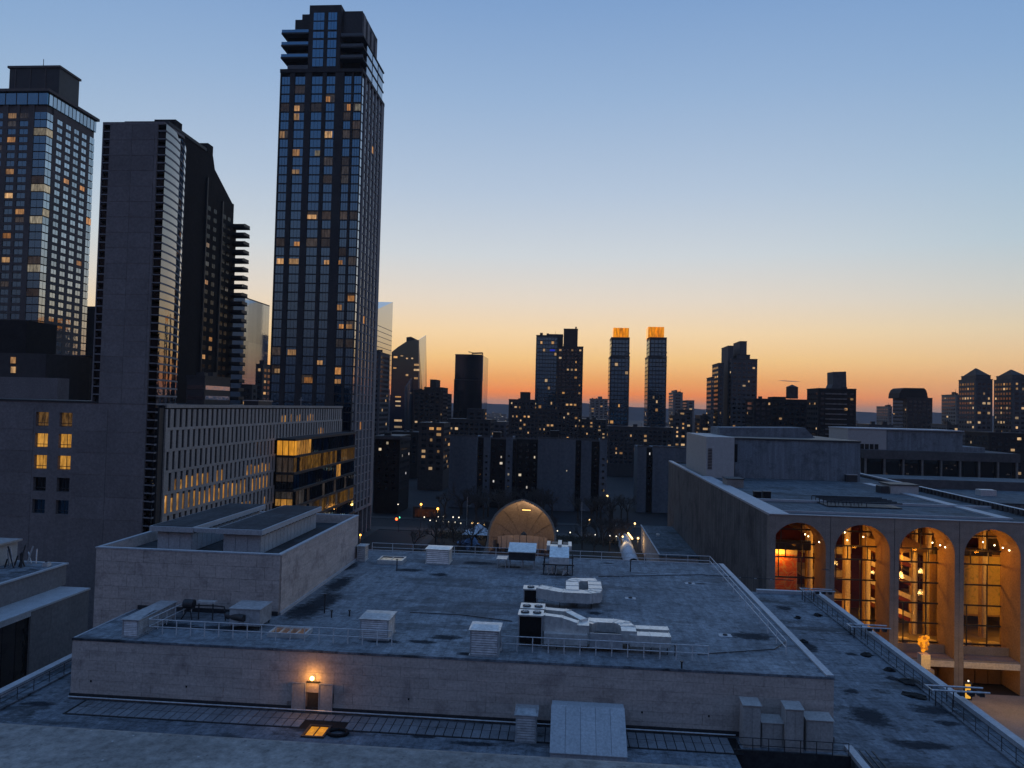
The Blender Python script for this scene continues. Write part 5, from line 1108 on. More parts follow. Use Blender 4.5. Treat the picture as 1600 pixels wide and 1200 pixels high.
mb.add(vs_, [(k*n+i, k*n+i+1, (k+1)*n+i+1, (k+1)*n+i) for k in range(K) for i in range(n-1)], True).build('cover', M['tentcloth'], t)
for k in range(0, K+1, 2):
    hb_ = MB(); 
    for i in range(n-1): hb_.tube(vs_[k*n+i], vs_[k*n+i+1], .09, 4)
    hb_.build('hoop', M['galv'], t)
def tree_meshes(seed, h):
    rr = random.Random(seed); tr = MB(); br = MB()
    def grow(p, d, l, r, k):
        q = p+d*l; (tr if k == 0 else br).tube(p, q, max(r, .035), 5 if k < 2 else 3, r*.72)
        if k >= 6: return
        for i in range(3 if k < 3 else 2+(rr.random() < .35)):
            ax = Vector((rr.uniform(-1, 1), rr.uniform(-1, 1), rr.uniform(-.3, .5))).normalized(); nd_ = (d+ax*rr.uniform(.45, .85)).normalized()
            grow(p+d*l*(rr.uniform(.6, 1) if k else 1), nd_, l*rr.uniform(.6, .82), r*.62, k+1)
    grow(Vector((0, 0, 0)), Vector((0, 0, 1)), h*.27, h*.032, 0); return tr, br
M['bark'] = surf('bark', (.05, .042, .036), (.085, .07, .06), 2, vary=.1); M['twig'] = surf('twigs', (.06, .05, .045), (.10, .085, .075), 2, vary=.2)
TM = []
for s in range(4): a, b = tree_meshes(s+3, 10); TM.append((a.mesh('trunk', M['bark']), b.mesh('crown', M['twig'])))
tl = [(-45, 172, 1.2, 'bare tree close behind the small narrow vent'), (-36, 190, 1.15, 'tall bare tree in the middle of the left park'), (-30, 236, 1.2, 'tall bare tree left of the flagpole'), (-42, 238, 1.2, 'tall bare tree at the park edge near the arcade'), (-22, 240, 1.0, 'bare tree right beside the white tent'), (-43, 150, 1.0, 'bare tree nearest the loft corner, left end of the park'), (-38, 166, .95, 'bare tree second along the park edge behind the loft'), (-46.5, 184, 1.1, 'bare tree at the left park edge below the tallest tower'), (-33, 178, .9, 'bare tree behind the white framed skylight'), (-40, 205, 1.05, 'bare tree in the left park, below the traffic light'), (-28, 196, .85, 'bare tree between skylight and pale roof vent'), (-47, 228, 1.05, 'bare tree under the traffic light at the park corner'), (-33, 226, 1.0, 'bare tree below the string of white lamps'),
      (-26, 214, .9, 'bare tree left of the blue tarpaulin stack'), (-38, 250, 1.0, 'bare tree before the avenue lamps, left part'), (-27, 252, 1.1, 'bare tree before the avenue lamps behind the white tent'), (6, 262, 1.15, 'bare tree right behind the bandshell shoulder'), (14, 258, 1.1, 'bare tree between bandshell and fabric tunnel, farther left'), (21, 262, 1.0, 'bare tree behind the fabric tunnel'), (9, 240, .8, 'low bare tree right of the bandshell buttress'),
      (-50, 303, 1.4, 'bare tree across the avenue before the black brick slab'), (-41, 306, 1.5, 'bare tree lit orange between brick slab and pale housing'), (-34, 304, 1.3, 'bare tree across the avenue, left of the pale housing wall'), (18, 305, 1.4, 'bare tree across the avenue between the housing blocks'), (25, 308, 1.5, 'bare tree across the avenue by the right housing block')]
rt_ = random.Random(77)
for k in range(80):
    x = rt_.uniform(-47, 23); y = rt_.choice((rt_.uniform(244, 268), rt_.uniform(298, 330), rt_.uniform(298, 322), rt_.uniform(120, 240)))
    if abs(x-(-15.5)) < 13 and y < 250 or (x > -30 and y < 240): continue
    tl.append((x, y, rt_.uniform(1.0, 1.7) if y > 290 else rt_.uniform(.8, 1.25), ('bare dark tree across the avenue, %s' % ('left of the bandshell peak' if x < -15 else 'right of the bandshell peak')) if y > 290 else ('bare dark tree in the row just before the avenue, %s' % ('left of the bandshell' if x < -15 else 'between bandshell and opera house')) if y > 243 else ('bare dark tree in the left park thicket, %s' % ('close behind the theatre roof' if y < 185 else 'halfway to the avenue'))))
for i, (x, y, s, lab) in enumerate(tl):
    t = thing('bare_tree', lab, 'tree', (x, y, 0), 'bare winter trees round the park'); t.rotation_euler = (0, 0, i*1.3); t.scale = (s, s, s)
    put(TM[i % 4][0], 'trunk', t); put(TM[i % 4][1], 'crown', t)
M['hedge'] = surf('shrub_leaves', (.05, .048, .035), (.10, .09, .065), 1, vary=.4)
rr = random.Random(31); hm = MB()
for i in range(16000):
    x = rr.uniform(-46, 22); y = rr.choice((rr.uniform(140, 215), rr.uniform(255, 268)));
    if abs(x-BSX) < 13 and y < 255: continue
    z = rr.random()**2*2.6*(.5+.5*math.sin(x*.7)*math.sin(y*.31)); s = rr.uniform(.15, .5); a = rr.random()*6.28; hm.add([(x, y, z), (x+s*math.cos(a), y+s*math.sin(a), z+.1), (x+s*.4, y+s*.3, z+s)], [(0, 1, 2)])
tag(hm.build('undergrowth', M['hedge']), 'dark low shrubs filling the park behind the theatre', 'shrubs', kind='stuff')
G = {'w': glow('lamp_white', (1, .88, .66), 2.2), 'o': glow('lamp_orange', (1, .40, .06), 6), 'r': glow('signal_red', (1, .10, .02), 7), 'g': glow('signal_green', (.1, 1, .45), 3), 'y': glow('lamp_warm', (1, .62, .24), 4)}
def lamp(px, py, z, c, r, label, name='street_lamp', power=0, Y=None):
    p = aZ(px, py, z); t = thing(name, label, 'lamp', (p.x, p.y, 0), 'street and park lamps')
    MB().tube((p.x, p.y, 0), (p.x, p.y, z-r), .07, 5).build('pole', M['dark_metal'], t); MB().sphere(p, r*.68, 8, 6).build('globe', G[c], t); MB().tube((p.x, p.y, z+r*.9), (p.x, p.y, z+r*1.3), r*.7, 6).build('cap', M['dark_metal'], t)
    if power: light('POINT', 'street_light', (p.x, p.y-.3, z-.9), power, {'w': (1, .85, .6), 'o': (1, .45, .1), 'y': (1, .65, .25), 'r': (1, .2, .05), 'g': (.2, 1, .5)}[c], .4)
for i, (px, py) in enumerate(((663, 808), (685, 807.5), (693, 807.5), (708, 808), (717, 808.5))): lamp(px, py, 5, 'w', .33, 'white avenue lamp in the far row, number %s from the tallest tower' % ('one', 'two', 'three', 'four', 'five')[i], power=60 if i == 2 else 0)
for i, (px, py) in enumerate(((672, 813), (682, 814), (692, 814.5), (701, 815.5), (711, 816), (720, 817.5))): lamp(px, py, 4, 'w', .3, 'white park lamp in the near row, number %s from the tallest tower' % ('one', 'two', 'three', 'four', 'five', 'six')[i], power=70 if i == 3 else 0)
for i, (px, py) in enumerate(((738, 817), (747, 818), (757, 819), (766, 821))): lamp(px, py, 4, 'y', .5, 'bright warm lamp above the white tent, number %s from left' % ('one', 'two', 'three', 'four')[i], power=260 if i in (1, 3) else 0)
for i, (px, py, c, r, pw) in enumerate(((658, 788, 'o', .6, 260), (684, 795, 'o', .65, 260), (622, 788, 'w', .3, 0), (563, 836, 'o', .45, 240), (949, 775, 'y', .6, 80), (921, 812, 'y', .45, 120), (992, 818, 'y', .5, 120), (871, 829.5, 'w', .28, 0), (891, 832, 'w', .3, 0), (930, 835.5, 'w', .22, 0), (953, 837, 'w', .24, 0), (963, 838, 'w', .28, 60), (973, 838.5, 'y', .42, 150), (997, 841, 'y', .5, 220))):
    lab = ('orange street lamp before the lit tree, farther one', 'orange street lamp before the pale housing, nearer one', 'white lamp above the traffic light', 'orange lamp at the arcade foot of the tallest tower', 'warm lamp at the right edge of the pale housing', 'warm street lamp right of the bandshell peak', 'warm street lamp by the opera house rear corner', 'small white lamp beside the bandshell shoulder', 'small white lamp right of the bandshell', 'tiny white lamp midway right of the bandshell', 'tiny white lamp left of the fabric tunnel', 'white lamp close left of the fabric tunnel', 'warm lamp at the head of the fabric tunnel', 'warm lamp by the low annexe wall')[i]
    lamp(px, py, {0: 9, 1: 8, 2: 8, 4: 9}.get(i, 5), c, r, lab, power=pw)
p = aZ(619.5, 811, 4.6); t = thing('traffic_light', 'traffic light glowing red and green right of the tallest tower', 'traffic light', (p.x, p.y, 0)); MB().tube((p.x+.9, p.y, 0), (p.x+.9, p.y, 7.5), .09, 6).build('pole', M['dark_metal'], t)
MB().sphere(p, .45, 8, 6).build('red_lamp', G['r'], t); q = aZ(624, 808.5, 4.9); MB().sphere(q, .28, 8, 6).build('green_lamp', G['g'], t); boxo('signal_box', M['dark_metal'], t, p.x+.5, p.x+.85, p.y+.1, p.y+.4, 4.1, 5.5)
tb = MB(); a = aZ(981.5, 833, 3.5); b = aZ(988, 842, 3); tb.tube(a, b, .28, 6); t = thing('light_strip', 'slanting bright strip light behind the fabric tunnel', 'lamp', a); tb.build('tube', G['y'], t); MB().tube(a, a-Vector((0, 0, 3.4)), .06, 5).tube(b, b-Vector((0, 0, 2.9)), .06, 5).build('stands', M['dark_metal'], t)
for lab, px, h in (('thin flagpole in the park left of the white tent', 728.5, 20), ('thin flagpole in the park right of the bandshell', 908, 18)):
    p = aZ(px, 845, 0); t = thing('flagpole', lab, 'flagpole', p, 'flagpoles in the park'); MB().tube(p, p+Vector((0, 0, h*.75)), .09, 5).build('pole', M['galv'], t); MB().tube(p+Vector((0, 0, h*.6)), p+Vector((1.2, 0, h*.6)), .05, 4).build('arm', M['galv'], t)
# red-brown kiosk row under the lamps
t = thing('shop_row', 'low reddish shop row behind the traffic light', 'shops', (-36, 303, 0)); x0, x1 = aZ(637, 812, 2).x, aZ(665, 812, 2).x; boxo('wall', M['brick'], t, x0-2, x1+2, 300.5, 304, 0, 4.5); boxo('lit_front', lit('shop_red', (1, .2, .05), (.9, .3, .1), .03, .06, .6, .9), t, x0-1, x1+1, 300.35, 300.48, .5, 3.6)
# low annexe beside the opera house
t = thing('low_annexe', 'low flat-roofed annexe at the foot of the opera house side wall', 'building', (29, 225, 0))
boxo('wall', M['travertine'], t, 24.9, 35.1, 200, 250, 0, 7.7); rf_ = boxo('roof', M['metroof'], t, 24.7, 35.1, 199.6, 250.2, 7.71, 8.0); boxo('roof_edge', M['coping'], rf_, 24.6, 25.0, 199.5, 250.2, 8.01, 8.25); p = aZ(1028, 838, 8); boxo('vent_cap', M['white_metal'], rf_, p.x-.5, p.x+.5, p.y-.5, p.y+.5, 8.02, 8.7)
# ================================================================== opera house
MX0, MY, MZ, BAY = 35.2, 132.0, 28.9, 10.65
op = thing('opera_house', 'opera house with tall lit arches along its front', 'building', (60, 160, 0))
M['met_stone'] = surf('opera_travertine', (.24, .205, .18), (.31, .27, .24), .4, stretch=(1, 1, 2.5), fine=6, vary=.05)
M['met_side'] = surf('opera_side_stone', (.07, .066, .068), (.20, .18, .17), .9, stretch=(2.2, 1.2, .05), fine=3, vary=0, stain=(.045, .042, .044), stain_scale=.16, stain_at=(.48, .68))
M['vault'] = surf('vault_plaster', (.30, .19, .095), (.36, .235, .125), .5, vary=0, fine=3)
RA, SPR, DEP = 4.58, 23.05, 6.0
for k in range(5):
    xc = MX0+.3+.02+RA+.0+k*BAY; x0 = MX0 if k == 0 else xc-BAY/2; x1 = xc+BAY/2 if k < 4 else xc+RA+1.0
    N_ = 20; arc = [(xc-RA*math.cos(math.pi*i/N_), SPR+RA*math.sin(math.pi*i/N_)) for i in range(N_+1)]
    mb = MB()
    fr_ = [(x, MY, z) for x, z in arc]
    for (xa, za), (xb, zb_) in zip(arc, arc[1:]): mb.quad((xa, MY, za), (xb, MY, zb_), (xb, MY, MZ), (xa, MY, MZ))
    mb.quad((x0+.02, MY, 0), (xc-RA, MY, 0), (xc-RA, MY, MZ), (x0+.02, MY, MZ)); mb.quad((xc+RA, MY, 0), (x1-.02, MY, 0), (x1-.02, MY, MZ), (xc+RA, MY, MZ))
    mb.build('arch_front', M['met_stone'], op)
    mb = MB(); mb.add([(x, y, z) for x, z in [(xc-RA, 0)]+arc+[(xc+RA, 0)] for y in (MY, MY+DEP)], [(2*i, 2*i+1, 2*i+3, 2*i+2) for i in range(N_+2)], False); mb.build('arch_vault', M['vault'], op)
    boxo('pier_return', M['met_stone'], op, x0+.04, xc-RA-.02, MY+.02, MY+DEP, 0, SPR); boxo('pier_return', M['met_stone'], op, xc+RA+.02, x1-.04, MY+.02, MY+DEP, 0, SPR)
    if k: boxo('joint_strip', M['dark_frame'], op, x0-.03, x0+.03, MY-.03, MY+.02, SPR-3, MZ)
    tr = MB().add([(x+math.copysign(0, x), MY-.06, z) for x, z in arc]+[(xc+(x-xc)*1.035, MY-.06, SPR+(z-SPR)*1.035) for x, z in arc], [(i, i+1, N_+2+i, N_+1+i) for i in range(N_)]); tr.build('arch_rim', M['joint'], op)
    # glazing: mullions and panes
    gy_ = MY+DEP-.3
    lv = [27.4, 25.6, 23.0, 20.6, 17.0, 13.4, 9.9, 6.6]
    for j, z in enumerate(lv):
        w = RA if z <= SPR else math.sqrt(max(.1, RA*RA-(z-SPR)**2))
        boxo('transom', M['dark_frame'], op, xc-w, xc+w, gy_-.1, gy_+.1, z-.13, z+.13)
    vx = ((-1.4, 23, 26.9), (1.9, 23, 26.6), (-2.1, 17, 23), (2.2, 5.5, 20.6), (-.3, 20.6, 23), (2.8, 20.6, 23), (-1.1, 5.5, 13.4), (-3.1, 13.4, 17))
    for j, (dx, za, zb_) in enumerate(vx): dx += .35*math.sin(k*2.1+j); boxo('mullion', M['dark_frame'], op, xc+dx-.08, xc+dx+.08, gy_-.09, gy_+.09, za, zb_)
q = NT('lobby_glass'); tn = q.node('ShaderNodeBsdfTransparent'); gl = q.node('ShaderNodeBsdfGlossy'); gl.inputs['Roughness'].default_value = .02; ms = q.node('ShaderNodeMixShader'); fn = q.node('ShaderNodeFresnel'); fn.inputs[0].default_value = 1.5; tn.inputs[0].default_value = (.92, .94, .92, 1)
q.lk(fn.outputs[0], ms.inputs[0]); q.lk(tn.outputs[0], ms.inputs[1]); q.lk(gl.outputs[0], ms.inputs[2]); q.lk(ms.outputs[0], q.out.inputs[0]); M['lobby_glass'] = q.mat
for k in range(5):
    xc = MX0+.32+RA+k*BAY; e = [5.6, 9.77, 13.27, 16.87, 20.47, 22.87]
    for a, b in zip(e, e[1:]): MB().quad((xc-RA, MY+DEP-.3, a+.26), (xc+RA, MY+DEP-.3, a+.26), (xc+RA, MY+DEP-.3, b), (xc-RA, MY+DEP-.3, b)).build('pane', M['lobby_glass'], op)
# side wall, roof and parapets
MY1, MX1 = 262.0, 88.6
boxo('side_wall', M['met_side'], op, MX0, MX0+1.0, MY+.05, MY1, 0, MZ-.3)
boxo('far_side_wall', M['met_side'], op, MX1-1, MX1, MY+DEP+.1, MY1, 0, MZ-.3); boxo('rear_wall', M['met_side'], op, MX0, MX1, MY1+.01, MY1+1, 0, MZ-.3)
boxo('corner_pier', M['met_stone'], op, MX0-.03, MX0+1.0, MY-.02, MY+1.6, 0, MZ-.32)
rf = boxo('roof', M['metroof'], op, MX0+1.02, MX1-1.02, MY+.06, MY1-.5, MZ-1.1, MZ-.8)
boxo('front_coping', M['coping'], op, MX0-.12, MX1+.1, MY-.16, MY+.35, MZ-.02, MZ+.12)
boxo('front_gutter', M['metroof'], op, MX0+1.1, MX1-1.1, MY+.36, MY+3.2, MZ-.5, MZ-.25)
boxo('side_coping', M['coping'], op, MX0-.12, MX0+1.1, MY+.36, MY1, MZ-.29, MZ+.1)
boxo('far_side_coping', M['coping'], op, MX1-1.1, MX1+.1, MY+.36, MY1, MZ-.29, MZ+.1)
boxo('inner_curb', M['coping'], rf, MX0+1.2, MX0+4.2, MY+3.3, 208, MZ-.79, MZ-.25); boxo('cross_curb', M['coping'], rf, MX0+4.4, 86, 158, 158.5, MZ-.79, MZ-.3)
boxo('cross_curb', M['coping'], rf, MX0+4.4, 80, 141, 141.3, MZ-.79, MZ-.4); boxo('walkway', M['coping'], rf, 78.6, 80.8, 141.5, 205, MZ-.79, MZ-.5)
for k in range(38): boxo('edge_slat', M['dark_metal'], rf, 86.2, 86.6, 136+k*1.7, 136.9+k*1.7, MZ-.79, MZ+.35)
boxo('edge_rail', M['rail'], rf, 86.15, 86.65, 136, 200.6, MZ+.36, MZ+.46)
# penthouse volumes
M['streak'] = surf('streaked_cladding', (.14, .16, .18), (.24, .27, .30), .7, stretch=(1.6, 1, .12), fine=2.5, vary=0, stain=(.075, .085, .095), stain_scale=.3, stain_at=(.5, .7))
def onY(px, py, Y): return aY(px, py, Y)
YP = 212
ph = thing('stage_tower', 'broad streaked stage tower on the opera house roof', 'building', (60, YP, MZ)); zl = MZ-.8
boxo('front_wall', M['streak'], ph, onY(1148, 720, YP).x, onY(1344, 720, YP).x, YP, 250, zl, onY(1245, 689, YP).z)
boxo('pale_block', M['beige_metal'], ph, onY(1103.5, 720, YP-2).x, onY(1147.5, 720, YP-2).x-.05, YP-2, 245, zl, onY(1125, 683, YP-2).z)
boxo('roof_edge', M['dark_frame'], ph, onY(1147, 720, YP).x, onY(1345, 720, YP).x, YP-.25, 250.2, onY(1245, 689, YP).z+.01, onY(1245, 686.5, YP).z)
poly('r', 'upper_roof', M['streak'], ph, [(1124, 684), (1124, 668), (1258, 668.5), (1275, 686)], 230, 14)
lb = MB(); xa = onY(1106, 720, YP-2.1).x; xb = onY(1112.5, 720, YP-2.1).x
for k in range(14): z = onY(1110, 733, YP-2).z+k*.42; lb.box(xa, xb, YP-2.14, YP-2.01, z, z+.24)
lb.build('louvre', M['dark_metal'], ph)
boxo('opening', M['black'], ph, onY(1148.2, 700, YP).x, onY(1152.5, 700, YP).x, YP-.05, YP+.1, onY(1150, 722, YP).z, onY(1150, 694, YP).z)
t = thing('roof_plant', 'dark pipe rack in the middle of the opera house roof', 'plant', (60, 165, zl)); pr2 = MB(); rr = random.Random(2); p0 = aZ(1293, 792, zl); p1 = aZ(1357, 778, zl)
for i in range(5):
    y = p0.y+i*2.4; pr2.tube((p0.x, y, zl+1.1), (p1.x-1, y, zl+1.1), .14, 5)
    for j in range(6): x = p0.x+j*1.5; pr2.tube((x, y, zl), (x, y, zl+1.1), .08, 4)
pr2.build('pipes', M['dark_metal'], t); boxo('skid', M['dark_metal'], t, p0.x, p1.x-1, p0.y, p0.y+10, zl+.02, zl+.25)
for lab, px in (('left dark cowl of the pair near the opera roof edge', 1184.5), ('right dark cowl of the pair near the opera roof edge', 1199)):
    p = aZ(px, 779, zl); t = thing('roof_cowl', lab, 'vent', p, 'pair of dark cowls on the opera roof'); boxo('box', M['black'], t, p.x-.75, p.x+.75, p.y, p.y+1.5, zl, zl+1.35); boxo('lid', M['dark_metal'], t, p.x-.85, p.x+.85, p.y-.1, p.y+1.6, zl+1.36, zl+1.5)
p = aZ(1146, 762, zl); t = thing('roof_hut', 'small stone hut beside the pale block on the opera roof', 'hut', p); boxo('wall', M['met_stone'], t, p.x-1.6, p.x+2.4, p.y, p.y+5, zl, zl+2.0); boxo('lid', M['dark_frame'], t, p.x-1.8, p.x+2.6, p.y-.2, p.y+5.2, zl+2.01, zl+2.2)
p = aZ(1412, 772, zl); t = thing('roof_hut', 'long low plant hut near the far edge of the opera roof', 'hut', p); boxo('wall', M['beige_metal'], t, p.x-3, p.x+3.4, p.y, p.y+6, zl, zl+2.0); boxo('lid', M['dark_frame'], t, p.x-3.3, p.x+3.6, p.y-.3, p.y+6.2, zl+2.01, zl+2.25); boxo('stack', M['dark_metal'], t, p.x-5.2, p.x-3.4, p.y, p.y+3, zl, zl+1.7)
p = aZ(1318, 750, zl); t = thing('roof_hut', 'small dark box against the streaked stage tower', 'hut', p); boxo('wall', M['dark_metal'], t, p.x-1.2, p.x+1.6, 210, 211.7, zl, zl+1.9); boxo('lid', M['galv'], t, p.x-1.3, p.x+1.7, 209.9, 211.8, zl+1.91, zl+2.05)
# building behind on the right
Yq = 330; t = thing('glazed_theatre', 'flat grey theatre block with a dark glazed gallery, behind the opera house', 'building', (150, Yq, 0))
x0, x1 = aY(1352, 720, Yq).x, aY(1593, 720, Yq).x; zt2 = aY(1470, 711, Yq).z; zt1 = aY(1470, 706, Yq).z
boxo('core', M['black'], t, x0+.5, x1-.5, Yq+2, Yq+40, 0, zt2-.1); boxo('roof_band', M['grey_far'], t, x0-.6, x1+.4, Yq, Yq+40, aY(1470, 719.5, Yq).z, zt1); boxo('floor_band', M['grey_far'], t, x0-.6, x1+.4, Yq, Yq+2, aY(1470, 757, Yq).z-2, aY(1470, 752, Yq).z)
for i in range(9): px = 1353+i*(1590-1353)/8; x = aY(px, 735, Yq).x; boxo('column', M['pale_far'], t, x-.35, x+.35, Yq+.2, Yq+.9, aY(1470, 752, Yq).z, aY(1470, 719.5, Yq).z)
for i in range(8):
    xa, xb = aY(1353+i*29.6, 735, Yq).x+.5, aY(1353+(i+1)*29.6, 735, Yq).x-.5; boxo('glass_pane', M['glass_dark'], t, xa, xb, Yq+1.7, Yq+1.95, aY(1470, 752, Yq).z, aY(1470, 719.5, Yq).z)
lw_ = MB(); rr = random.Random(14)
for i in range(16): x = rr.uniform(x0+2, x1-3); z = rr.uniform(aY(1470, 750, Yq).z, aY(1470, 724, Yq).z); lw_.box(x, x+rr.uniform(.3, 1.2), Yq+1.55, Yq+1.68, z, z+rr.uniform(.2, .8))
lw_.build('lit_windows', M['win_dim'], t, 'stuff')
u0, u1, u2 = aY(1325, 690, Yq+6).x, aY(1385, 690, Yq+6).x, aY(1505, 690, Yq+6).x; zu = aY(1400, 672, Yq+6).z
boxo('upper_block', M['beige_metal'], t, u0, u1, Yq+6, Yq+30, 20, zu); boxo('upper_block', M['streak'], t, u1+.02, u2, Yq+6.5, Yq+30, 20, zu-.2); boxo('upper_coping', M['coping'], t, u0-.3, u2+.3, Yq+5.7, Yq+30.3, zu+.01, zu+.5)
for i in range(4): xx = aY(1347+i*7.5, 700, Yq+5.9).x; boxo('upper_window', M['black'], t, xx-.8, xx+.8, Yq+5.85, Yq+5.98, aY(1350, 702, Yq+6).z, aY(1350, 693.5, Yq+6).z)
boxo('step_block', M['streak'], t, u2, aY(1541, 705, Yq+6).x, Yq+7, Yq+30, 20, aY(1520, 699, Yq+6).z)
t = thing('low_grey_roof', 'low dim building with flat blue roof at the right edge beyond the opera house', 'building', (120, 230, 0)); boxo('wall', M['met_side'], t, 92, 190, 205, 290, 0, 24); boxo('roof', M['metroof'], t, 91.8, 190.2, 204.8, 290.2, 24.01, 24.3); boxo('parapet', M['grey_far'], t, 100, 190, 240, 240.6, 24.31, 27); boxo('hatch', M['galv'], t, aZ(1520, 772, 24.3).x, aZ(1540, 772, 24.3).x, 222, 225, 24.31, 26)
t = thing('low_dark_wing', 'low dark flat wing below the right roof edge of the opera house', 'building', (105, 170, 0)); boxo('wall', M['met_side'], t, 92, 170, 140, 203, 0, 18); boxo('roof', M['membrane2'], t, 91.8, 170.2, 139.8, 203.2, 18.01, 18.3)
# ------------------------------------------------------------------ lobby behind the arches
M['red_wall'] = surf('red_velvet', (.13, .022, .010), (.18, .034, .015), .6, vary=.05, fine=3); M['gold'] = surf('gold_ceiling', (.42, .28, .11), (.5, .34, .15), .6, vary=0, fine=3); M['cream'] = surf('cream_plaster', (.62, .55, .44), (.7, .62, .5), .6, vary=.05, fine=3)
M['curtain'] = surf('gold_curtain', (.30, .17, .05), (.38, .22, .07), .5, stretch=(3, 1, .1), vary=.1, fine=3)
YB = MY+DEP; lb_ = thing('lobby', 'red and gold lobby interior seen through the arches', 'interior', (62, 150, 5.4))
boxo('ceiling', M['gold'], lb_, MX0+1, MX1-1, YB+.2, 165, 27.6, 27.75); boxo('floor', M['met_stone'], lb_, MX0+1.1, MX1-1.1, YB-5.9, 165, 5.2, 5.5); boxo('back_wall', M['red_wall'], lb_, MX0+1.1, MX1-1.1, 164, 164.4, 5.5, 27.5)
boxo('end_wall', M['cream'], lb_, MX0+1.02, MX0+1.4, YB+.2, 164, 5.5, 27.5); boxo('end_wall', M['cream'], lb_, MX1-1.4, MX1-1.02, YB+.2, 164, 5.5, 27.5)
for z in (10.0, 14.6, 19.2, 23.2):
    boxo('gallery', M['cream'], lb_, 47, 56.4, 152.6, 163.9, z-.45, z); boxo('gallery_front', M['cream'], lb_, 47, 56.4, 152.2, 152.55, z-.2, z+1.0)
    boxo('gallery', M['cream'], lb_, 71, 87, 154, 163.9, z-.45, z); boxo('gallery_front', M['gold'], lb_, 71, 87, 153.6, 153.95, z-.2, z+1.0)
for x in (46.6, 49.4, 53.6, 57.3, 65.9, 68.4, 70.2, 78.5, 84.5): 
    c_ = MB().tube((x, 146.5, 5.5), (x, 146.5, 27.5), .55, 12); c_.build('column', M['cream'], lb_)
    boxo('column_edge', M['gold'], lb_, x-.75, x-.6, 146, 147, 5.5, 27.5)
for j, z in enumerate((8.2, 11.6, 15.0, 18.4)):                   # staircase flights with white balustrades
    MB().prism([(57.8, 146, z+3.0), (57.8, 146, z+3.9), (65.8, 146, z+.9), (65.8, 146, z)], (0, .3, 0)).build('balustrade', M['cream'], lb_)
    MB().prism([(57.8, 146.3, z+2.2), (57.8, 146.3, z+3.0), (65.8, 146.3, z), (65.8, 146.3, z-.8)], (0, 2.8, 0)).build('stair_flight', M['red_wall'], lb_)
q = NT('abstract_mural'); v = q.coord((1, 1, 1)); n1 = q.node('ShaderNodeTexNoise'); q.lk(v, n1.inputs['Vector']); n1.inputs['Scale'].default_value = .45; n1.inputs['Detail'].default_value = 5; n1.inputs['Distortion'].default_value = 3.0
q.lk(q.rmp(n1.outputs[0], [(.3, (.55, .35, .12)), (.42, (.62, .1, .02)), (.5, (.75, .2, .03)), (.56, (.6, .42, .15)), (.64, (.65, .06, .02)), (.75, (.3, .12, .05))]), q.b.inputs['Base Color']); M['mural'] = q.mat
q = NT('yellow_mural'); v = q.coord((1, 1, 1)); n1 = q.node('ShaderNodeTexNoise'); q.lk(v, n1.inputs['Vector']); n1.inputs['Scale'].default_value = .5; n1.inputs['Detail'].default_value = 5; n1.inputs['Distortion'].default_value = 2.0
q.lk(q.rmp(n1.outputs[0], [(.3, (.3, .3, .1)), (.45, (.65, .5, .15)), (.6, (.5, .42, .12)), (.72, (.2, .25, .12))]), q.b.inputs['Base Color']); M['mural2'] = q.mat
t = thing('mural', 'large red and orange abstract mural behind the first arch', 'mural', (40, 143, 5.5)); boxo('canvas', M['mural'], t, 36.9, 43.2, 143.2, 143.4, 6.0, 20.0); boxo('frame', M['cream'], t, 36.75, 43.35, 143.42, 143.6, 5.6, 21.2)
t = thing('mural', 'yellow-green abstract mural behind the fourth arch', 'mural', (78, 143, 5.5)); boxo('canvas', M['mural2'], t, 76.0, 86.0, 149, 149.2, 9.0, 20.0); boxo('frame', M['gold'], t, 75.8, 86.2, 149.22, 149.4, 8.6, 20.4)
for k in range(9): boxo('curtain_fold', M['curtain'], lb_, 67.4+k*.66, 67.98+k*.66, 143.5+.12*(k % 2), 143.8+.12*(k % 2), 6.0, 21.0)
boxo('valance', M['dark_frame'], lb_, MX0+1.2, 45.2, 141.5, 142.5, 21.2, 22.9); boxo('valance', M['dark_frame'], lb_, 67.2, 77.2, 141.5, 142.5, 21.4, 22.6)
MB().prism([(57.0, 142, 21.2), (57.0, 142, 23.4), (61.5, 142, 24.6), (66.2, 142, 22.6), (66.2, 142, 21.6)], (0, 8, 0)).build('canopy', M['gold'], lb_)
# chandeliers: starburst pendants
cg = glow('chandelier_glow', (1, .55, .16), 5)
def chand(px, py, Y, r, label, drop=True):
    p = aY(px, py, Y); t = thing('chandelier', label, 'chandelier', p, 'starburst chandeliers in the lobby'); MB().sphere(p, r*.42, 8, 6).build('core', cg, t); rr = random.Random(int(px*7+py)); a = MB(); b = MB()
    for k in range(22):
        d = Vector((rr.gauss(0, 1), rr.gauss(0, 1), rr.gauss(0, 1))).normalized()*r*rr.uniform(.7, 1.1); a.tube(p, p+d, .02, 3); b.sphere(p+d, r*.11, 5, 4)
    a.build('spokes', M['gold'], t); b.build('bulbs', cg, t)
    if drop: MB().tube(p, (p.x, p.y, 27.5), .03, 4).build('rod', M['gold'], t)
for i, (px, py, r) in enumerate(((1383, 902, .85), (1384, 918, .7), (1385, 932, .55), (1382, 942, .95), (1382, 979, .95), (1404, 896, .6), (1409, 900, .6), (1437, 893, .55), (1458, 902, .5), (1437, 926, .5), (1458, 936, .5), (1458, 966, .42), (1363, 894, .4), (1305, 880, .45))):
    chand(px, py, 143 if i < 7 else 147, r, 'starburst chandelier in the lobby, ' + ('top of the string behind the second pier', 'second of the string behind the second pier', 'third of the string behind the second pier', 'fourth of the string behind the second pier', 'lowest of the string behind the second pier', 'at left inside the third arch, outer', 'at left inside the third arch, inner', 'upper middle of the third arch', 'upper right of the third arch', 'lower middle of the third arch', 'lower right of the third arch', 'lowest small one of the third arch', 'small one right inside the second arch', 'small one left inside the second arch')[i])
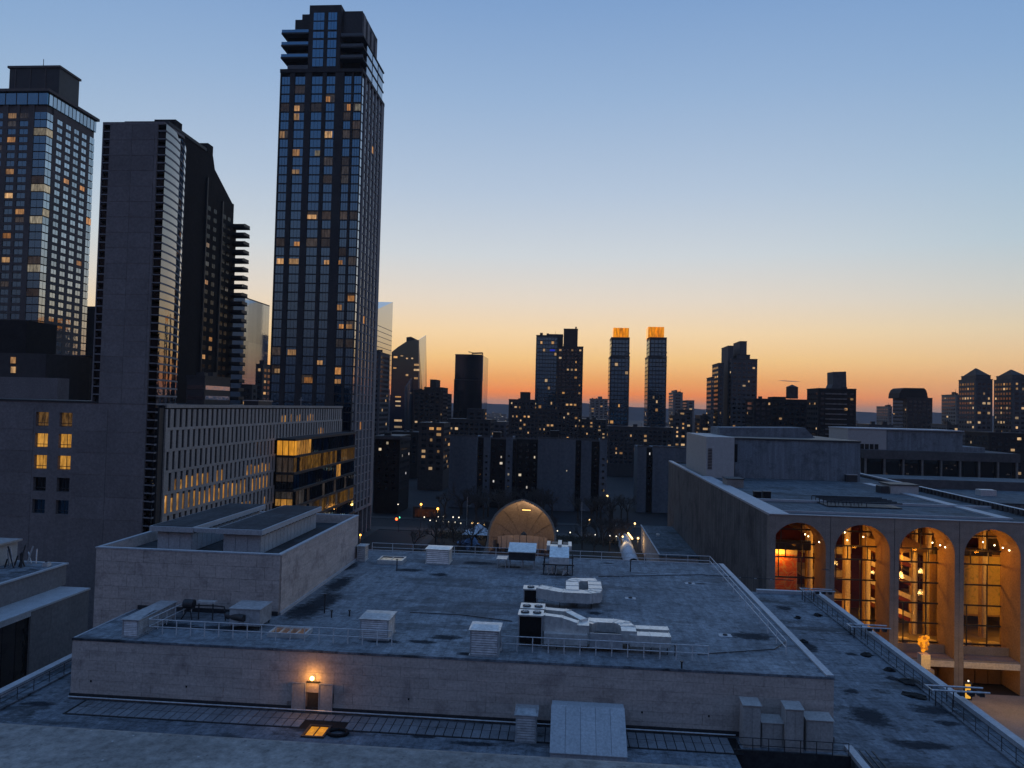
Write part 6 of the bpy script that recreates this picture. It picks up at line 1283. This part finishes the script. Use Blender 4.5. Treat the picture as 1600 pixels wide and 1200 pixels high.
# vault downlights
dg = glow('downlight', (1, .75, .4), 10)
for i, (px, py) in enumerate(((1280, 847), (1286, 850), (1258, 835), (1263, 838), (1320, 832), (1324, 844), (1349, 839), (1384, 853), (1469, 852), (1477, 855), (1485, 858), (1457, 848), (1567, 856), (1577, 860), (1586, 863), (1536, 847), (1554, 852))):
    p = aY(px, py, MY+DEP*.5 if i not in (2, 3, 4, 5, 6, 11, 15, 16) else MY+12); t = thing('downlight', 'small ceiling downlight inside arch %s, spot %s' % (('one',)*4 + ('two',)*4 + ('three',)*4 + ('four',)*5)[i:i+1] + () if 0 else 'small ceiling downlight inside arch %s, spot %s of its bay' % ((('one',)*4 + ('two',)*4 + ('three',)*4 + ('four',)*5)[i], ('a', 'b', 'c', 'd', 'e')[(i if i < 16 else 4) % 4 if i < 16 else 4]), 'downlight', p, 'vault downlights')
    MB().sphere(p, .12, 7, 5).build('bulb', dg, t); MB().tube(p+Vector((0, 0, .15)), p+Vector((0, 0, .4)), .12, 6).build('can', M['gold'], t)
WARM = (1, .33, .02)
for k in range(5):
    xc = MX0+.32+RA+k*BAY
    light('POINT', 'lobby_light', (xc, 142.2, 20.5), (600, 1150, 1550, 1250, 950)[k], (1, .39, .04), .6)
    light('POINT', 'vault_light', (xc+1.5, MY+3.6, 22.6), (26, 130, 210, 220, 180)[k], WARM, .4)
    light('POINT', 'lobby_low_light', (xc, 143.5, 9.5), (800, 420, 600, 400, 300)[k], (1, .39, .04), .6)
# terrace, doors, plaza light
boxo('terrace_slab', M['cream'], op, MX0+1.05, MX1-1.05, MY+.4, MY+DEP-.5, 4.6, 5.15)
for k in range(5):
    xc = MX0+.32+RA+k*BAY
    boxo('terrace_edge', M['cream'], op, xc-RA+.02, xc+RA-.02, MY-.1, MY+.38, 4.2, 5.2); boxo('terrace_parapet', M['met_stone'], op, xc-RA+.02, xc+RA-.02, MY+3.2, MY+3.5, 5.5, 6.9)
    for j in range(4): boxo('entrance_door', surf('door_bronze', (.10, .06, .03), (.14, .085, .04), .6, vary=.1) if 'door_b' not in M and not M.update(door_b=1) else bpy.data.materials['door_bronze'], op, xc-4.4+j*2.2, xc-2.35+j*2.2, MY+DEP-1, MY+DEP-.8, .05, 3.9)
    light('POINT', 'entrance_light', (xc, MY+2.0, 3.6), (20, 30, 45, 60, 60)[k], WARM, .3)
light('POINT', 'plaza_light', (72, 124, 6.5), 700, (1, .52, .03), .6); light('POINT', 'plaza_light', (60, 126, 6.5), 340, (1, .52, .03), .6)
# golden sculpture on a plinth, tables
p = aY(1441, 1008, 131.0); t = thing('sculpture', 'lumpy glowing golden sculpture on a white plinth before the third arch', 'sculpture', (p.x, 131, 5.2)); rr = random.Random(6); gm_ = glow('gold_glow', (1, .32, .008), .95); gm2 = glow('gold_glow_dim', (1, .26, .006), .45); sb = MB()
for i in range(60):
    v_ = Vector((rr.gauss(0, 1), rr.gauss(0, 1), rr.gauss(0, 1))).normalized()*rr.uniform(.2, 1)**.5; zz_ = p.z+v_.z*1.5; k_ = .75+.35*v_.z; sb.mi = i % 2
    sb.sphere((p.x+v_.x*.95*k_, 130.4+v_.y*.9*k_, zz_+.4), rr.uniform(.2, .4), 6, 4)
sb.build('figure', [gm_, gm2], t); boxo('plinth', M['cream'], t, p.x-.75, p.x+.75, 129.7, 131.1, 4.4, p.z-1.2); boxo('plinth_foot', M['met_stone'], t, p.x-1.2, p.x+1.2, 129.3, 131.6, 0, 4.38)
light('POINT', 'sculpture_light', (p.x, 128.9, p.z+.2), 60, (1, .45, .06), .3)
tm = MB().lathe([(.05, .98), (.95, .98), (1.0, .9), (.85, .35), (1.15, 0)], (0, 0, 0), 10).mesh('cloth', M['cream']); tf = MB().tube((0, 0, -.3), (0, 0, .3), .12, 6).mesh('foot', M['dark_metal'])
for i, (px, py) in enumerate(((1411, 1001), (1424, 1012), (1455, 1005), (1455, 1016), (1483, 1003), (1515, 1009), (1509, 1019), (1529, 1020), (1539, 1010), (1560, 1012))):
    q_ = aY(px, py, 139.5); t = thing('draped_table', 'white draped lobby table, number %s along the arches from the sculpture side' % ('one', 'two', 'three', 'four', 'five', 'six', 'seven', 'eight', 'nine', 'ten')[i], 'table', (q_.x, 139.5+(i % 2)*1.4, q_.z-.5), 'draped tables behind the terrace'); put(tm, 'cloth', t); put(tf, 'foot', t, (0, 0, 0))
p = aZ(1512, 1094, 0); t = thing('lit_kiosk', 'narrow glowing yellow kiosk panel at the edge of the plaza', 'kiosk', (p.x, p.y, 0)); boxo('panel', glow('kiosk_glow', (1, .5, .06), .8), t, p.x-.4, p.x+.4, p.y-.1, p.y, .3, 2.6); boxo('frame', M['dark_metal'], t, p.x-.5, p.x+.7, p.y+.01, p.y+.4, 0, 2.9); MB().sphere((p.x, p.y-.2, 3.2), .14, 8, 6).build('globe', G['w'], t)
# ------------------------------------------------------------------ street blocks behind the viewpoint (seen mirrored in the towers' glass)
for i, (x0, x1, y0, h, lab) in enumerate(((-190, -120, -150, 62, 'dark block beyond the viewpoint, far to the left'), (-110, -55, -140, 84, 'dark tall block beyond the viewpoint, left of it'), (-45, 10, -155, 70, 'dark block straight behind the viewpoint'), (20, 80, -150, 58, 'dark low block behind the viewpoint toward the opera house'), (95, 160, -145, 76, 'dark tall block behind the viewpoint beyond the plaza'))):
    t = thing('street_block', lab, 'building', ((x0+x1)/2, y0, 0), 'street blocks behind the viewpoint'); boxo('wall', M['brick'], t, x0, x1, y0-30, y0, 0, h); boxo('penthouse', M['brown'], t, x0+10, x1-20, y0-24, y0-8, h, h+7)
# ------------------------------------------------------------------ thin evening haze
hz_ = MB().box(-3600, 3600, -900, 4400, -1.3, 230).build('haze', None)
hz_.data.materials.clear(); hm_ = bpy.data.materials.new('evening_haze'); hm_.use_nodes = True; hn = hm_.node_tree; hn.nodes.remove(hn.nodes['Principled BSDF'])
pv = hn.nodes.new('ShaderNodeVolumePrincipled'); pv.inputs['Color'].default_value = (.9, .88, .92, 1); pv.inputs['Density'].default_value = .00006; pv.inputs['Anisotropy'].default_value = .3
hn.links.new(pv.outputs[0], hn.nodes['Material Output'].inputs['Volume']); hz_.data.materials.append(hm_); tag(hz_, 'thin violet evening haze over the whole city', 'haze', kind='stuff')
